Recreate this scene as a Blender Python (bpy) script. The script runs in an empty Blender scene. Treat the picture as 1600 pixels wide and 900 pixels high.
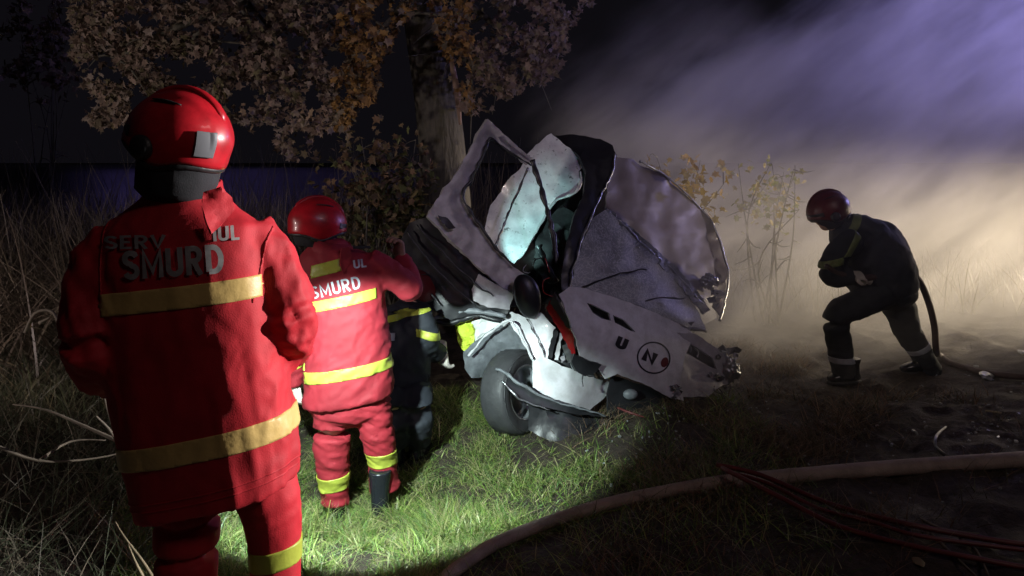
import bpy, bmesh, math, random
import numpy as np
from mathutils import Vector, Matrix, noise
from mathutils.bvhtree import BVHTree
from mathutils.geometry import delaunay_2d_cdt

random.seed(7)
RNG = np.random.default_rng(7)
SC = bpy.context.scene
COL = SC.collection
R = math.radians

# ------------------------------------------------------------------ camera
F = 1155.6                # focal length of the photograph in its own pixels (1600 wide)
CZ, HY = 1.70, 250.0      # eye height, horizon row
cam = bpy.data.objects.new('camera', bpy.data.cameras.new('camera'))
COL.objects.link(cam)
cam.location = (0, 0, CZ)
cam.rotation_euler = (R(90), 0, 0)
cam.data.sensor_width = 36
cam.data.lens = 36 * F / 1600
cam.data.shift_y = -200 / 1600
cam.data.clip_start = 0.05
cam.data.clip_end = 2000
SC.camera = cam

# ------------------------------------------------------------------ night sky
W = bpy.data.worlds.new('World')
SC.world = W
W.use_nodes = True
bg = W.node_tree.nodes['Background']
bg.inputs[0].default_value = (0.34, 0.30, 0.42, 1)
bg.inputs[1].default_value = 0.011

# ------------------------------------------------------------------ lamps (night: truck headlight, torches, beacons, added unseen fills)
def aim(o, target):
    o.rotation_euler = (Vector(target) - o.location).to_track_quat('-Z', 'Y').to_euler()

def lamp(name, kind, loc, energy, color, target=None, size=0.1, angle=60, blend=0.15):
    l = bpy.data.lights.new(name, kind)
    l.energy = energy
    l.color = color
    if kind == 'AREA':
        l.size = size
    else:
        l.shadow_soft_size = size
    if kind == 'SPOT':
        l.spot_size = R(angle)
        l.spot_blend = blend
    o = bpy.data.objects.new(name, l)
    COL.objects.link(o)
    o.location = loc
    if target:
        aim(o, target)
    return o

lamp('hand_torch', 'SPOT', (-1.0, 2.78, 1.25), 430, (0.82, 0.99, 0.96), (-0.72, 4.2, -0.05), 0.03, 68, 0.3)
lamp('rescue_lamp', 'SPOT', (3.3, 2.66, 2.0), 1450, (1.0, 0.95, 0.92), (-0.75, 2.1, 1.05), 0.015, 31, 0.3)
lamp('soft_fill', 'AREA', (5.2, -2.0, 6.2), 46, (1.0, 0.80, 0.76), (0.9, 4.2, 0.0), 1.0)  # added warm fill over the whole scene; no fixture stands there
lamp('tree_fill', 'SPOT', (-6.0, 1.2, 1.3), 430, (1.0, 0.84, 0.80), (-1.2, 7.6, 2.3), 0.2, 82, 0.8)  # added fill for crown and reeds, placed to miss the tall rescuer's back
lamp('beacon_blue', 'SPOT', (9.8, 9.9, 3.2), 2700, (0.42, 0.37, 1.0), (4.0, 8.2, 4.1), 0.15, 66, 0.8)
lamp('beacon_violet', 'SPOT', (2.6, -1.5, 4.6), 190, (0.70, 0.58, 1.0), (-0.1, 5.6, 1.8), 0.1, 36, 0.7)
lamp('beacon_road', 'SPOT', (-8.0, 13.6, 4.0), 330, (0.38, 0.28, 1.0), (-5, 17.5, 1.0), 0.2, 130, 0.8)
lamp('truck_headlight', 'SPOT', (13.5, 9.6, 1.0), 40000, (1.0, 0.80, 0.56), (3.4, 7.6, 0.42), 0.12, 19, 0.9)

lamp('cabin_fill', 'SPOT', (-0.10, 5.12, 0.92), 18, (0.55, 1.0, 0.95), (0.26, 5.7, 1.22), 0.02, 60, 0.6)  # added fill inside the cabin for the teal light; nobody holds it

vs = SC.view_settings
vs.view_transform = 'Standard'
vs.look = 'None'
vs.exposure = 0
vs.gamma = 1
SC.cycles.use_denoising = True
SC.cycles.volume_bounces = 1
SC.cycles.max_bounces = 6
SC.cycles.volume_step_rate = 0.4
SC.cycles.volume_max_steps = 160
SC.cycles.sample_clamp_indirect = 4

# ------------------------------------------------------------------ helpers
TURN = False   # the wreck's nose is turned away to the right
def P(px, py, d):
    """point seen at pixel (px, py) of the photograph, d metres ahead"""
    if TURN:
        d += 0.0019 * max(0, px - 890)
    return Vector(((px - 800) / F * d, d, CZ - (py - HY) / F * d))

def gz(x, y):
    """height of the ground"""
    z = -0.30 * math.exp(-(((x + 1.0) / 1.1) ** 2 + ((y - 4.25) / 0.95) ** 2))
    z += 0.16 * math.exp(-(((x + 3.4) / 1.2) ** 2 + ((y - 4.0) / 1.6) ** 2))
    z += -0.08 * math.exp(-(((x - 2.9) / 1.3) ** 2 + ((y - 6.0) / .8) ** 2))
    k = min(max((y - 1) / 3, 0), 1)
    z += 0.035 * k * noise.noise((x * 0.9, y * 0.9, 3.1)) + 0.02 * noise.noise((x * 3.1, y * 3.1, 7.0))
    return z

def G(px, py, h=0.0):
    """ground point under pixel"""
    d = F * CZ / (py - HY)
    for _ in range(6):
        x = (px - 800) / F * d
        d = F * (CZ - gz(x, d) - h) / (py - HY)
    x = (px - 800) / F * d
    return Vector((x, d, gz(x, d) + h))

def link(name, me, mat=None, parent=None):
    o = bpy.data.objects.new(name, me)
    COL.objects.link(o)
    if mat:
        me.materials.clear()
        for m in (mat if isinstance(mat, (list, tuple)) else [mat]):
            me.materials.append(m)
    if parent:
        o.parent = parent
        o.matrix_parent_inverse = parent.matrix_basis.inverted()
    return o

def finish(name, bm, mat, parent=None, smooth=True):
    bmesh.ops.recalc_face_normals(bm, faces=bm.faces)
    for f in bm.faces:
        f.smooth = smooth
    me = bpy.data.meshes.new(name)
    bm.to_mesh(me)
    bm.free()
    return link(name, me, mat, parent)

def tag(o, label=None, cat=None, group=None, kind=None):
    for k, v in (('label', label), ('category', cat), ('group', group), ('kind', kind)):
        if v:
            o[k] = v
    return o

def thing(name, label, cat, loc, group=None):
    o = bpy.data.objects.new(name, None)
    COL.objects.link(o)
    o.location = loc
    o.empty_display_size = 0.1
    return tag(o, label, cat, group)

def ring(c, u, v, n=28, p=2.3):
    out = []
    for i in range(n):
        a = 2 * math.pi * i / n
        ca, sa = math.cos(a), math.sin(a)
        out.append(c + u * math.copysign(abs(ca) ** (2 / p), ca) + v * math.copysign(abs(sa) ** (2 / p), sa))
    return out

def loft(bm, rings, cap=True):
    vs_ = [[bm.verts.new(p) for p in r] for r in rings]
    n = len(vs_[0])
    for a, b in zip(vs_, vs_[1:]):
        for i in range(n):
            bm.faces.new((a[i], a[(i + 1) % n], b[(i + 1) % n], b[i]))
    if cap:
        bm.faces.new(vs_[0][::-1])
        bm.faces.new(vs_[-1])
    return vs_

def catmull(pts, radii, k):
    out, rad = [], []
    n = len(pts)
    for i in range(n - 1):
        p0, p1, p2, p3 = pts[max(i - 1, 0)], pts[i], pts[i + 1], pts[min(i + 2, n - 1)]
        for j in range(k):
            t = j / k
            out.append(0.5 * ((2 * p1) + (p2 - p0) * t + (2 * p0 - 5 * p1 + 4 * p2 - p3) * t * t + (3 * p1 - p0 - 3 * p2 + p3) * t ** 3))
            rad.append(radii[i] * (1 - t) + radii[i + 1] * t)
    out.append(pts[-1].copy())
    rad.append(radii[-1])
    return out, rad

def tube(bm, pts, radii, n=10, k=4, flat=1.0, up=(0, 0, 1)):
    pts = [Vector(p) for p in pts]
    if not isinstance(radii, (list, tuple)):
        radii = [radii] * len(pts)
    if k > 1:
        pts, radii = catmull(pts, radii, k)
    rings = []
    up = Vector(up)
    for i, p in enumerate(pts):
        t = (pts[min(i + 1, len(pts) - 1)] - pts[max(i - 1, 0)])
        if t.length < 1e-7:
            t = Vector((0, 0, 1))
        t.normalize()
        s = t.cross(up)
        if s.length < 0.05:
            s = t.cross(Vector((0, 1, 0)))
        s.normalize()
        w = s.cross(t)
        rings.append(ring(p, s * radii[i], w * radii[i] * flat, n, 2.0))
    loft(bm, rings)

def tube_obj(name, pts, radii, mat, parent=None, n=8, k=4, flat=1.0):
    bm = bmesh.new()
    if TURN and k > 1:
        pts = [Vector(p) for p in pts]
        pts, radii = catmull(pts, radii if isinstance(radii, list) else [radii] * len(pts), 6)
        for i, p in enumerate(pts):
            p += Vector((noise.noise(p * 17), noise.noise(p * 17 + Vector((5, 0, 0))), noise.noise(p * 17 + Vector((0, 5, 0))))) * .012
            radii[i] *= 1 + .8 * noise.noise(p * 30)
        k = 1
    tube(bm, pts, radii, n, k, flat)
    return finish(name, bm, mat, parent)

def ellipsoid(bm, c, r, rot=None, seg=20, rings_=14):
    m = Matrix.Translation(c) @ (rot.to_4x4() if rot else Matrix()) @ Matrix.Diagonal((*r, 1))
    return bmesh.ops.create_uvsphere(bm, u_segments=seg, v_segments=rings_, radius=1, matrix=m)

def in_poly(x, y, poly):
    c = False
    j = len(poly) - 1
    for i in range(len(poly)):
        xi, yi = poly[i][0], poly[i][1]
        xj, yj = poly[j][0], poly[j][1]
        if (yi > y) != (yj > y) and x < (xj - xi) * (y - yi) / (yj - yi) + xi:
            c = not c
        j = i
    return c

def panel(name, outline, mat, parent, th=0.006, holes=(), step=9, crump=0.006, freq=7.0, bulge=None, seed=0.0, rough=0.6):
    """A sheet-metal panel: outline given as (px, py, d); filled, dented and given thickness."""
    # curve the outline a little so that it is not a polygon of straight cuts
    ol = []
    n = len(outline)
    for i in range(n):
        a, b = outline[i], outline[(i + 1) % n]
        L = math.hypot(a[0] - b[0], a[1] - b[1])
        m = max(1, int(L / step))
        for j in range(m):
            t = j / m
            rg_ = rough * (3.4 if TURN else 1)
            jx = rg_ * noise.noise((i * 3.1 + seed, j * 1.7, 0.3)) * (j > 0)
            jy = rg_ * noise.noise((i * 3.1 + seed, j * 1.7, 9.3)) * (j > 0)
            ol.append((a[0] + (b[0] - a[0]) * t + jx, a[1] + (b[1] - a[1]) * t + jy, a[2] + (b[2] - a[2]) * t))
    A = np.array([[1, p[0] - 800, p[1] - 400] for p in outline], float)
    bvec = np.array([1 / p[2] for p in outline])
    co = np.linalg.lstsq(A, bvec, rcond=None)[0]
    oa = np.array(ol)
    res = 1 / oa[:, 2] - (co[0] + co[1] * (oa[:, 0] - 800) + co[2] * (oa[:, 1] - 400))
    def depth(x, y):
        base = co[0] + co[1] * (x - 800) + co[2] * (y - 400)
        w = 1 / ((oa[:, 0] - x) ** 2 + (oa[:, 1] - y) ** 2 + 1.0) ** 1.5
        d = 1 / (base + float((w * res).sum() / w.sum()))
        return d + (bulge(x, y) if bulge else 0)
    pts = [Vector((p[0], p[1])) for p in ol]
    edges = [(i, (i + 1) % len(ol)) for i in range(len(ol))]
    for h in holes:
        s = len(pts)
        pts += [Vector((q[0], q[1])) for q in h]
        edges += [(s + i, s + (i + 1) % len(h)) for i in range(len(h))]
    x0, x1 = oa[:, 0].min(), oa[:, 0].max()
    y0, y1 = oa[:, 1].min(), oa[:, 1].max()
    rr = random.Random(int(seed * 100) + len(ol))
    y = y0 + step / 2
    while y < y1:
        x = x0 + step / 2
        while x < x1:
            qx, qy = x + rr.uniform(-.25, .25) * step, y + rr.uniform(-.25, .25) * step
            if in_poly(qx, qy, ol) and not any(in_poly(qx, qy, h) for h in holes):
                dm = ((oa[:, 0] - qx) ** 2 + (oa[:, 1] - qy) ** 2).min()
                if dm > (step * 0.45) ** 2:
                    pts.append(Vector((qx, qy)))
            x += step
        y += step
    v2, e2, f2, *_ = delaunay_2d_cdt(pts, edges, [], 0, 1e-4)
    bm = bmesh.new()
    bv = []
    for q in v2:
        bv.append(bm.verts.new(P(q.x, q.y, depth(q.x, q.y))))
    for f in f2:
        cx = sum(v2[i].x for i in f) / 3
        cy = sum(v2[i].y for i in f) / 3
        if in_poly(cx, cy, ol) and not any(in_poly(cx, cy, h) for h in holes):
            bm.faces.new([bv[i] for i in f])
    for v in [v for v in bm.verts if not v.link_faces]:
        bm.verts.remove(v)
    bmesh.ops.recalc_face_normals(bm, faces=bm.faces)
    bm.normal_update()
    s = sum(f.normal.dot(Vector((0, 0, CZ)) - f.calc_center_median()) for f in bm.faces)
    if s < 0:
        bmesh.ops.reverse_faces(bm, faces=bm.faces)
        bm.normal_update()
    o3 = Vector((seed, seed * 1.7, 0))
    for v in bm.verts:
        q = v.co * freq + o3
        a = .8 * noise.noise(q) + 1.5 * (0.4 - abs(noise.noise(q * 0.8 + Vector((5, 1, 2))))) + .8 * (.4 - abs(noise.noise(q * 1.9 + Vector((2, 6, 2))))) + 0.3 * noise.noise(q * 3.3)
        v.co += v.normal * a * crump
    bm.normal_update()
    front = list(bm.verts)
    back = {v: bm.verts.new(v.co - v.normal * th) for v in front}
    for f in list(bm.faces):
        bm.faces.new([back[v] for v in f.verts][::-1])
    for e in list(bm.edges):
        if e.verts[0] in back and e.verts[1] in back and len(e.link_faces) == 1:
            a, b = e.verts
            f = e.link_faces[0]
            ls = [l for l in f.loops if l.edge == e][0]
            a, b = ls.vert, ls.link_loop_next.vert
            try:
                bm.faces.new((b, a, back[a], back[b]))
            except ValueError:
                pass
    o = finish(name, bm, mat, parent)
    o.data.set_sharp_from_angle(angle=R(24))
    return o

# ------------------------------------------------------------------ materials
def mat(name, color, rough=0.6, metal=0.0, bump=0.0, bscale=30.0, spec=0.5, var=0.0, vscale=5.0, col2=None, stretch=None, **kw):
    m = bpy.data.materials.new(name)
    m.use_nodes = True
    nt = m.node_tree
    b = nt.nodes['Principled BSDF']
    b.inputs['Base Color'].default_value = (*color, 1)
    b.inputs['Roughness'].default_value = rough
    b.inputs['Metallic'].default_value = metal
    b.inputs['Specular IOR Level'].default_value = spec
    for k, v in kw.items():
        b.inputs[k.replace('_', ' ')].default_value = v
    tc = nt.nodes.new('ShaderNodeTexCoord')
    src = tc.outputs['Object']
    if stretch:
        mp = nt.nodes.new('ShaderNodeMapping')
        mp.inputs['Scale'].default_value = stretch
        nt.links.new(src, mp.inputs['Vector'])
        src = mp.outputs[0]
    if bump:
        nz = nt.nodes.new('ShaderNodeTexNoise')
        nz.inputs['Scale'].default_value = bscale
        nz.inputs['Detail'].default_value = 6
        nt.links.new(src, nz.inputs['Vector'])
        bp = nt.nodes.new('ShaderNodeBump')
        bp.inputs['Strength'].default_value = bump
        bp.inputs['Distance'].default_value = 0.02
        nt.links.new(nz.outputs['Fac'], bp.inputs['Height'])
        nt.links.new(bp.outputs['Normal'], b.inputs['Normal'])
    if var or col2:
        nz = nt.nodes.new('ShaderNodeTexNoise')
        nz.inputs['Scale'].default_value = vscale
        nz.inputs['Detail'].default_value = 8
        nz.inputs['Roughness'].default_value = 0.65
        nt.links.new(src, nz.inputs['Vector'])
        cr = nt.nodes.new('ShaderNodeValToRGB')
        cr.color_ramp.elements[0].position = 0.38
        cr.color_ramp.elements[1].position = 0.62
        c2 = col2 or tuple(c * (1 - var) for c in color)
        cr.color_ramp.elements[0].color = (*c2, 1)
        cr.color_ramp.elements[1].color = (*color, 1)
        nt.links.new(nz.outputs['Fac'], cr.inputs['Fac'])
        nt.links.new(cr.outputs['Color'], b.inputs['Base Color'])
    return m

def tinted(name, rough=0.6, trans=0.25, spec=0.3):
    """leaf / blade material: colour carried by the piece itself (attribute tint)"""
    m = bpy.data.materials.new(name)
    m.use_nodes = True
    nt = m.node_tree
    b = nt.nodes['Principled BSDF']
    b.inputs['Roughness'].default_value = rough
    b.inputs['Specular IOR Level'].default_value = spec
    at = nt.nodes.new('ShaderNodeAttribute')
    at.attribute_name = 'tint'
    nt.links.new(at.outputs['Color'], b.inputs['Base Color'])
    tr = nt.nodes.new('ShaderNodeBsdfTranslucent')
    nt.links.new(at.outputs['Color'], tr.inputs['Color'])
    mx = nt.nodes.new('ShaderNodeMixShader')
    mx.inputs[0].default_value = trans
    nt.links.new(b.outputs[0], mx.inputs[1])
    nt.links.new(tr.outputs[0], mx.inputs[2])
    nt.links.new(mx.outputs[0], nt.nodes['Material Output'].inputs['Surface'])
    return m

M = {}
def cloth(name, color, rough, var, cs=7.0, strength=.5):
    """heavy woven cloth: colour worn in patches, creases and a fine weave in the relief"""
    m = mat(name, color, rough, var=var, vscale=5)
    nt = m.node_tree
    b = nt.nodes['Principled BSDF']
    tc = nt.nodes.new('ShaderNodeTexCoord')
    n1 = nt.nodes.new('ShaderNodeTexNoise'); n1.noise_type = 'RIDGED_MULTIFRACTAL'
    n1.inputs['Scale'].default_value = cs; n1.inputs['Detail'].default_value = 2.5; n1.inputs['Roughness'].default_value = .45; n1.inputs['Distortion'].default_value = .6
    n2 = nt.nodes.new('ShaderNodeTexNoise'); n2.inputs['Scale'].default_value = 260; n2.inputs['Detail'].default_value = 2
    nt.links.new(tc.outputs['Object'], n1.inputs['Vector']); nt.links.new(tc.outputs['Object'], n2.inputs['Vector'])
    b1 = nt.nodes.new('ShaderNodeBump'); b1.inputs['Strength'].default_value = strength; b1.inputs['Distance'].default_value = .018
    b2 = nt.nodes.new('ShaderNodeBump'); b2.inputs['Strength'].default_value = .25; b2.inputs['Distance'].default_value = .003
    nt.links.new(n1.outputs['Fac'], b1.inputs['Height']); nt.links.new(n2.outputs['Fac'], b2.inputs['Height'])
    nt.links.new(b1.outputs[0], b2.inputs['Normal']); nt.links.new(b2.outputs[0], b.inputs['Normal'])
    return m
M['red_cloth'] = cloth('red_cloth', (0.50, 0.011, 0.022), 0.72, .25, 7)
M['red_cloth_worn'] = cloth('red_cloth_worn', (0.29, 0.013, 0.024), 0.75, .25, 9)
M['tape_yellow'] = mat('tape_yellow', (0.40, 0.45, 0.06), 0.45, bump=0.08, bscale=60, var=0.12, vscale=14)
M['tape_amber'] = mat('tape_amber', (0.66, 0.46, 0.16), 0.45, bump=0.08, bscale=60, var=0.15, vscale=12)
M['print_silver'] = mat('print_silver', (0.42, 0.46, 0.52), 0.4, metal=0.1, var=0.15, vscale=30)
M['helmet_red'] = mat('helmet_red', (0.52, 0.012, 0.022), 0.36, spec=0.5, bump=0.05, bscale=14, var=0.35, vscale=12, Coat_Weight=0.12)
M['helmet_dark'] = mat('helmet_dark', (0.11, 0.010, 0.013), 0.4, var=0.3, vscale=9)
M['black_rubber'] = mat('black_rubber', (0.018, 0.019, 0.020), 0.5, bump=0.15, bscale=40)
M['black_cloth'] = cloth('black_cloth', (0.022, 0.023, 0.028), .85, .3, 12)
M['navy_cloth'] = cloth('navy_cloth', (0.018, 0.023, 0.032), .8, .3, 10)
M['print_shaded'] = mat('print_shaded', (0.34, 0.33, 0.33), 0.5, var=0.3, vscale=30)  # darker copy of the silver print; shade on the back put into its colour
M['grey_sticker'] = mat('grey_sticker', (0.16, 0.165, 0.18), 0.4)
M['skin'] = mat('skin', (0.52, 0.30, 0.22), 0.55, bump=0.05, bscale=60)
M['leather'] = mat('leather', (0.34, 0.20, 0.13), 0.7, bump=0.3, bscale=50, var=0.4, vscale=22)
M['glove_white'] = mat('glove_white', (0.62, 0.58, 0.52), 0.7, bump=0.2, bscale=40)
M['boot'] = mat('boot', (0.013, 0.015, 0.020), 0.22, bump=0.05, bscale=20)

def car_paint():
    m = mat('car_paint', (0.74, 0.76, 0.79), 0.34, bump=0.06, bscale=7, Coat_Weight=0.15)
    nt = m.node_tree
    b = nt.nodes['Principled BSDF']
    tc = nt.nodes.new('ShaderNodeTexCoord')
    n1 = nt.nodes.new('ShaderNodeTexNoise'); n1.inputs['Scale'].default_value = 3.2; n1.inputs['Detail'].default_value = 9; n1.inputs['Roughness'].default_value = 0.72
    n2 = nt.nodes.new('ShaderNodeTexNoise'); n2.inputs['Scale'].default_value = 26; n2.inputs['Detail'].default_value = 6; n2.inputs['Roughness'].default_value = 0.7
    for n in (n1, n2):
        nt.links.new(tc.outputs['Object'], n.inputs['Vector'])
    r1 = nt.nodes.new('ShaderNodeValToRGB')
    r1.color_ramp.elements[0].position = 0.34; r1.color_ramp.elements[0].color = (0.46, 0.47, 0.50, 1)
    r1.color_ramp.elements[1].position = 0.56; r1.color_ramp.elements[1].color = (0.74, 0.76, 0.79, 1)
    r2 = nt.nodes.new('ShaderNodeValToRGB')
    r2.color_ramp.elements[0].position = 0.33; r2.color_ramp.elements[0].color = (0.10, 0.09, 0.09, 1)
    r2.color_ramp.elements[1].position = 0.42; r2.color_ramp.elements[1].color = (1, 1, 1, 1)
    nt.links.new(n1.outputs['Fac'], r1.inputs['Fac'])
    nt.links.new(n2.outputs['Fac'], r2.inputs['Fac'])
    mx = nt.nodes.new('ShaderNodeMix'); mx.data_type = 'RGBA'; mx.blend_type = 'MULTIPLY'
    mx.inputs[0].default_value = 0.85
    nt.links.new(r1.outputs['Color'], mx.inputs[6])
    nt.links.new(r2.outputs['Color'], mx.inputs[7])
    nt.links.new(mx.outputs[2], b.inputs['Base Color'])
    return m

M['paint'] = car_paint()
M['paint_sooty'] = mat('paint_sooty', (0.44, 0.43, 0.46), 0.40, bump=0.12, bscale=14, col2=(0.33, 0.32, 0.34), vscale=15)
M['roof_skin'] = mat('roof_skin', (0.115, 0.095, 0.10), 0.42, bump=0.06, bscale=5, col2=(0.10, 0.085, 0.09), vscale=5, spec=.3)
M['paint_clean'] = mat('paint_clean', (0.70, 0.72, 0.75), 0.34, bump=0.06, bscale=11, col2=(0.52, 0.53, 0.54), vscale=9, Coat_Weight=0.15)
M['plastic'] = mat('plastic', (0.020, 0.021, 0.024), 0.38, bump=0.12, bscale=24)
M['plastic_grey'] = mat('plastic_grey', (0.20, 0.22, 0.24), 0.5, bump=0.2, bscale=18, var=0.5, vscale=8)
M['interior'] = mat('interior', (0.030, 0.030, 0.032), 0.8, bump=0.4, bscale=16, var=0.5, vscale=9)
M['tyre'] = mat('tyre', (0.060, 0.062, 0.066), 0.55, bump=0.2, bscale=40, var=0.3, vscale=10)
M['rim_grey'] = mat('rim_grey', (0.34, 0.36, 0.38), 0.45, metal=.3, bump=0.1, bscale=18, var=0.35, vscale=9)
M['steel'] = mat('steel', (0.48, 0.50, 0.52), 0.32, metal=0.85, bump=0.15, bscale=20, var=0.4, vscale=14)
M['red_lens'] = mat('red_lens', (0.30, 0.012, 0.015), 0.2, spec=0.6)
M['red_line'] = mat('red_line', (0.13, 0.022, 0.022), 0.5, bump=0.1, bscale=60, var=0.3, vscale=10)
M['emblem_red'] = mat('emblem_red', (0.12, 0.012, 0.022), 0.4)
M['tape_hazed'] = mat('tape_hazed', (0.16, 0.20, 0.07), 0.5, var=0.3, vscale=20)  # darker copy of the yellow tape; dimming by haze put into its colour
M['glass_crumb'] = mat('glass_crumb', (0.30, 0.32, 0.32), 0.15, spec=.8)
M['ink'] = mat('ink', (0.015, 0.014, 0.022), 0.4)
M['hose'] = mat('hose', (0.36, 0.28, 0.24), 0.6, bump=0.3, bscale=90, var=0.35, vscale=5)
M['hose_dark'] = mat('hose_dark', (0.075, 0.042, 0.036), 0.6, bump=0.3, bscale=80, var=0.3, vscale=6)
M['bark'] = mat('bark', (0.13, 0.12, 0.092), 0.9, bump=1.0, bscale=22, col2=(0.085, 0.08, 0.062), vscale=24, stretch=(1, 1, .22))
M['wood_pale'] = mat('wood_pale', (0.34, 0.23, 0.18), 0.8, bump=0.4, bscale=20)
M['twig'] = mat('twig', (0.20, 0.17, 0.13), 0.85, bump=0.2, bscale=30, var=0.4, vscale=8)
M['straw'] = mat('straw', (0.38, 0.32, 0.20), 0.75, var=0.4, vscale=6)
M['leaf'] = tinted('leaf', 0.65, 0.25)
M['blade'] = tinted('blade', 0.45, 0.2, 0.45)
M['hivis'] = mat('hivis', (0.55, 0.68, 0.06), 0.6, bump=0.2, bscale=30)
M['sheet_white'] = mat('sheet_white', (0.70, 0.74, 0.72), 0.6, bump=0.2, bscale=20)
M['concrete'] = mat('concrete', (0.25, 0.25, 0.25), 0.8)

def glass_mat():
    """laminated windscreen: milky, cracked all over, grimy"""
    m = bpy.data.materials.new('cracked_glass')
    m.use_nodes = True
    nt = m.node_tree
    b = nt.nodes['Principled BSDF']
    tc = nt.nodes.new('ShaderNodeTexCoord')
    v = nt.nodes.new('ShaderNodeTexVoronoi'); v.feature = 'DISTANCE_TO_EDGE'; v.inputs['Scale'].default_value = 13
    nz = nt.nodes.new('ShaderNodeTexNoise'); nz.inputs['Scale'].default_value = 4.6; nz.inputs['Detail'].default_value = 8
    wv = nt.nodes.new('ShaderNodeVectorMath'); wv.operation = 'ADD'
    nt.links.new(tc.outputs['Object'], wv.inputs[0])
    nt.links.new(nz.outputs['Color'], wv.inputs[1])
    nt.links.new(tc.outputs['Object'], nz.inputs['Vector'])
    nt.links.new(wv.outputs[0], v.inputs['Vector'])
    r = nt.nodes.new('ShaderNodeValToRGB')
    r.color_ramp.elements[0].position = 0.0; r.color_ramp.elements[0].color = (1, 1, 1, 1)
    r.color_ramp.elements[1].position = 0.085; r.color_ramp.elements[1].color = (0, 0, 0, 1)
    nt.links.new(v.outputs['Distance'], r.inputs['Fac'])
    r2 = nt.nodes.new('ShaderNodeValToRGB')
    r2.color_ramp.elements[0].position = 0.40; r2.color_ramp.elements[0].color = (0.22, 0.24, 0.26, 1)
    r2.color_ramp.elements[1].position = 0.66; r2.color_ramp.elements[1].color = (0.42, 0.45, 0.47, 1)
    nt.links.new(nz.outputs['Fac'], r2.inputs['Fac'])
    mx = nt.nodes.new('ShaderNodeMix'); mx.data_type = 'RGBA'; mx.blend_type = 'ADD'
    mul = nt.nodes.new('ShaderNodeMath'); mul.operation = 'MULTIPLY'; mul.inputs[1].default_value = 0.30
    nt.links.new(r.outputs['Color'], mul.inputs[0])
    nt.links.new(mul.outputs[0], mx.inputs[0])
    nt.links.new(r2.outputs['Color'], mx.inputs[6])
    mx.inputs[7].default_value = (1, 1, 1, 1)
    nt.links.new(mx.outputs[2], b.inputs['Base Color'])
    b.inputs['Roughness'].default_value = 0.38
    b.inputs['Alpha'].default_value = 0.74
    bp = nt.nodes.new('ShaderNodeBump'); bp.inputs['Strength'].default_value = 0.12; bp.inputs['Distance'].default_value = 0.01
    nt.links.new(v.outputs['Distance'], bp.inputs['Height'])
    nt.links.new(bp.outputs['Normal'], b.inputs['Normal'])
    return m
M['glass'] = glass_mat()

def ground_mat():
    m = bpy.data.materials.new('soil')
    m.use_nodes = True
    nt = m.node_tree
    b = nt.nodes['Principled BSDF']
    tc = nt.nodes.new('ShaderNodeTexCoord')
    n1 = nt.nodes.new('ShaderNodeTexNoise'); n1.inputs['Scale'].default_value = 1.6; n1.inputs['Detail'].default_value = 10; n1.inputs['Roughness'].default_value = 0.7
    n2 = nt.nodes.new('ShaderNodeTexNoise'); n2.inputs['Scale'].default_value = 24; n2.inputs['Detail'].default_value = 8; n2.inputs['Roughness'].default_value = 0.75
    for n in (n1, n2):
        nt.links.new(tc.outputs['Object'], n.inputs['Vector'])
    r = nt.nodes.new('ShaderNodeValToRGB')
    r.color_ramp.elements[0].position = 0.35; r.color_ramp.elements[0].color = (0.020, 0.015, 0.011, 1)
    r.color_ramp.elements[1].position = 0.68; r.color_ramp.elements[1].color = (0.075, 0.054, 0.040, 1)
    nt.links.new(n2.outputs['Fac'], r.inputs['Fac'])
    nt.links.new(r.outputs['Color'], b.inputs['Base Color'])
    rr = nt.nodes.new('ShaderNodeMapRange')
    rr.inputs['From Min'].default_value = 0.4; rr.inputs['From Max'].default_value = 0.65
    rr.inputs['To Min'].default_value = 0.62; rr.inputs['To Max'].default_value = 0.95
    nt.links.new(n1.outputs['Fac'], rr.inputs['Value'])
    nt.links.new(rr.outputs[0], b.inputs['Roughness'])
    bp = nt.nodes.new('ShaderNodeBump'); bp.inputs['Strength'].default_value = 0.9; bp.inputs['Distance'].default_value = 0.03
    nt.links.new(n2.outputs['Fac'], bp.inputs['Height'])
    nt.links.new(bp.outputs['Normal'], b.inputs['Normal'])
    return m
M['soil'] = ground_mat()
M['asphalt'] = mat('asphalt', (0.055, 0.055, 0.06), 0.55, bump=0.3, bscale=20, var=0.3, vscale=1.5)

# ------------------------------------------------------------------ ground and road
def make_ground():
    def axis(n, s, c, e):
        t = np.linspace(-1, 1, n)
        return c + s * t + e * np.sign(t) * np.abs(t) ** 7
    xs = axis(401, 7.5, 0.2, 400)
    ys = axis(401, 6.5, 5.5, 400)
    nx, ny = len(xs), len(ys)
    v = []
    for y in ys:
        for x in xs:
            z = gz(x, y)
            if abs(x) < 8 and 0 < y < 13:
                z += 0.016 * noise.noise((x * 9, y * 9, 1)) + 0.010 * noise.noise((x * 23, y * 23, 4))
                if x > 0.6:
                    z += min(1, x - .6) * (.045 * noise.noise((x * 4, y * 4, 2)) + .03 * (.4 - abs(noise.noise((x * 8, y * 8, 5)))))
            v.append((x, y, z))
    f = []
    for j in range(ny - 1):
        for i in range(nx - 1):
            a = j * nx + i
            f.append((a, a + 1, a + nx + 1, a + nx))
    me = bpy.data.meshes.new('ground')
    me.from_pydata(v, [], f)
    me.polygons.foreach_set('use_smooth', [True] * len(f))
    tag(link('ground', me, M['soil']), kind='structure')
make_ground()

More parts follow.
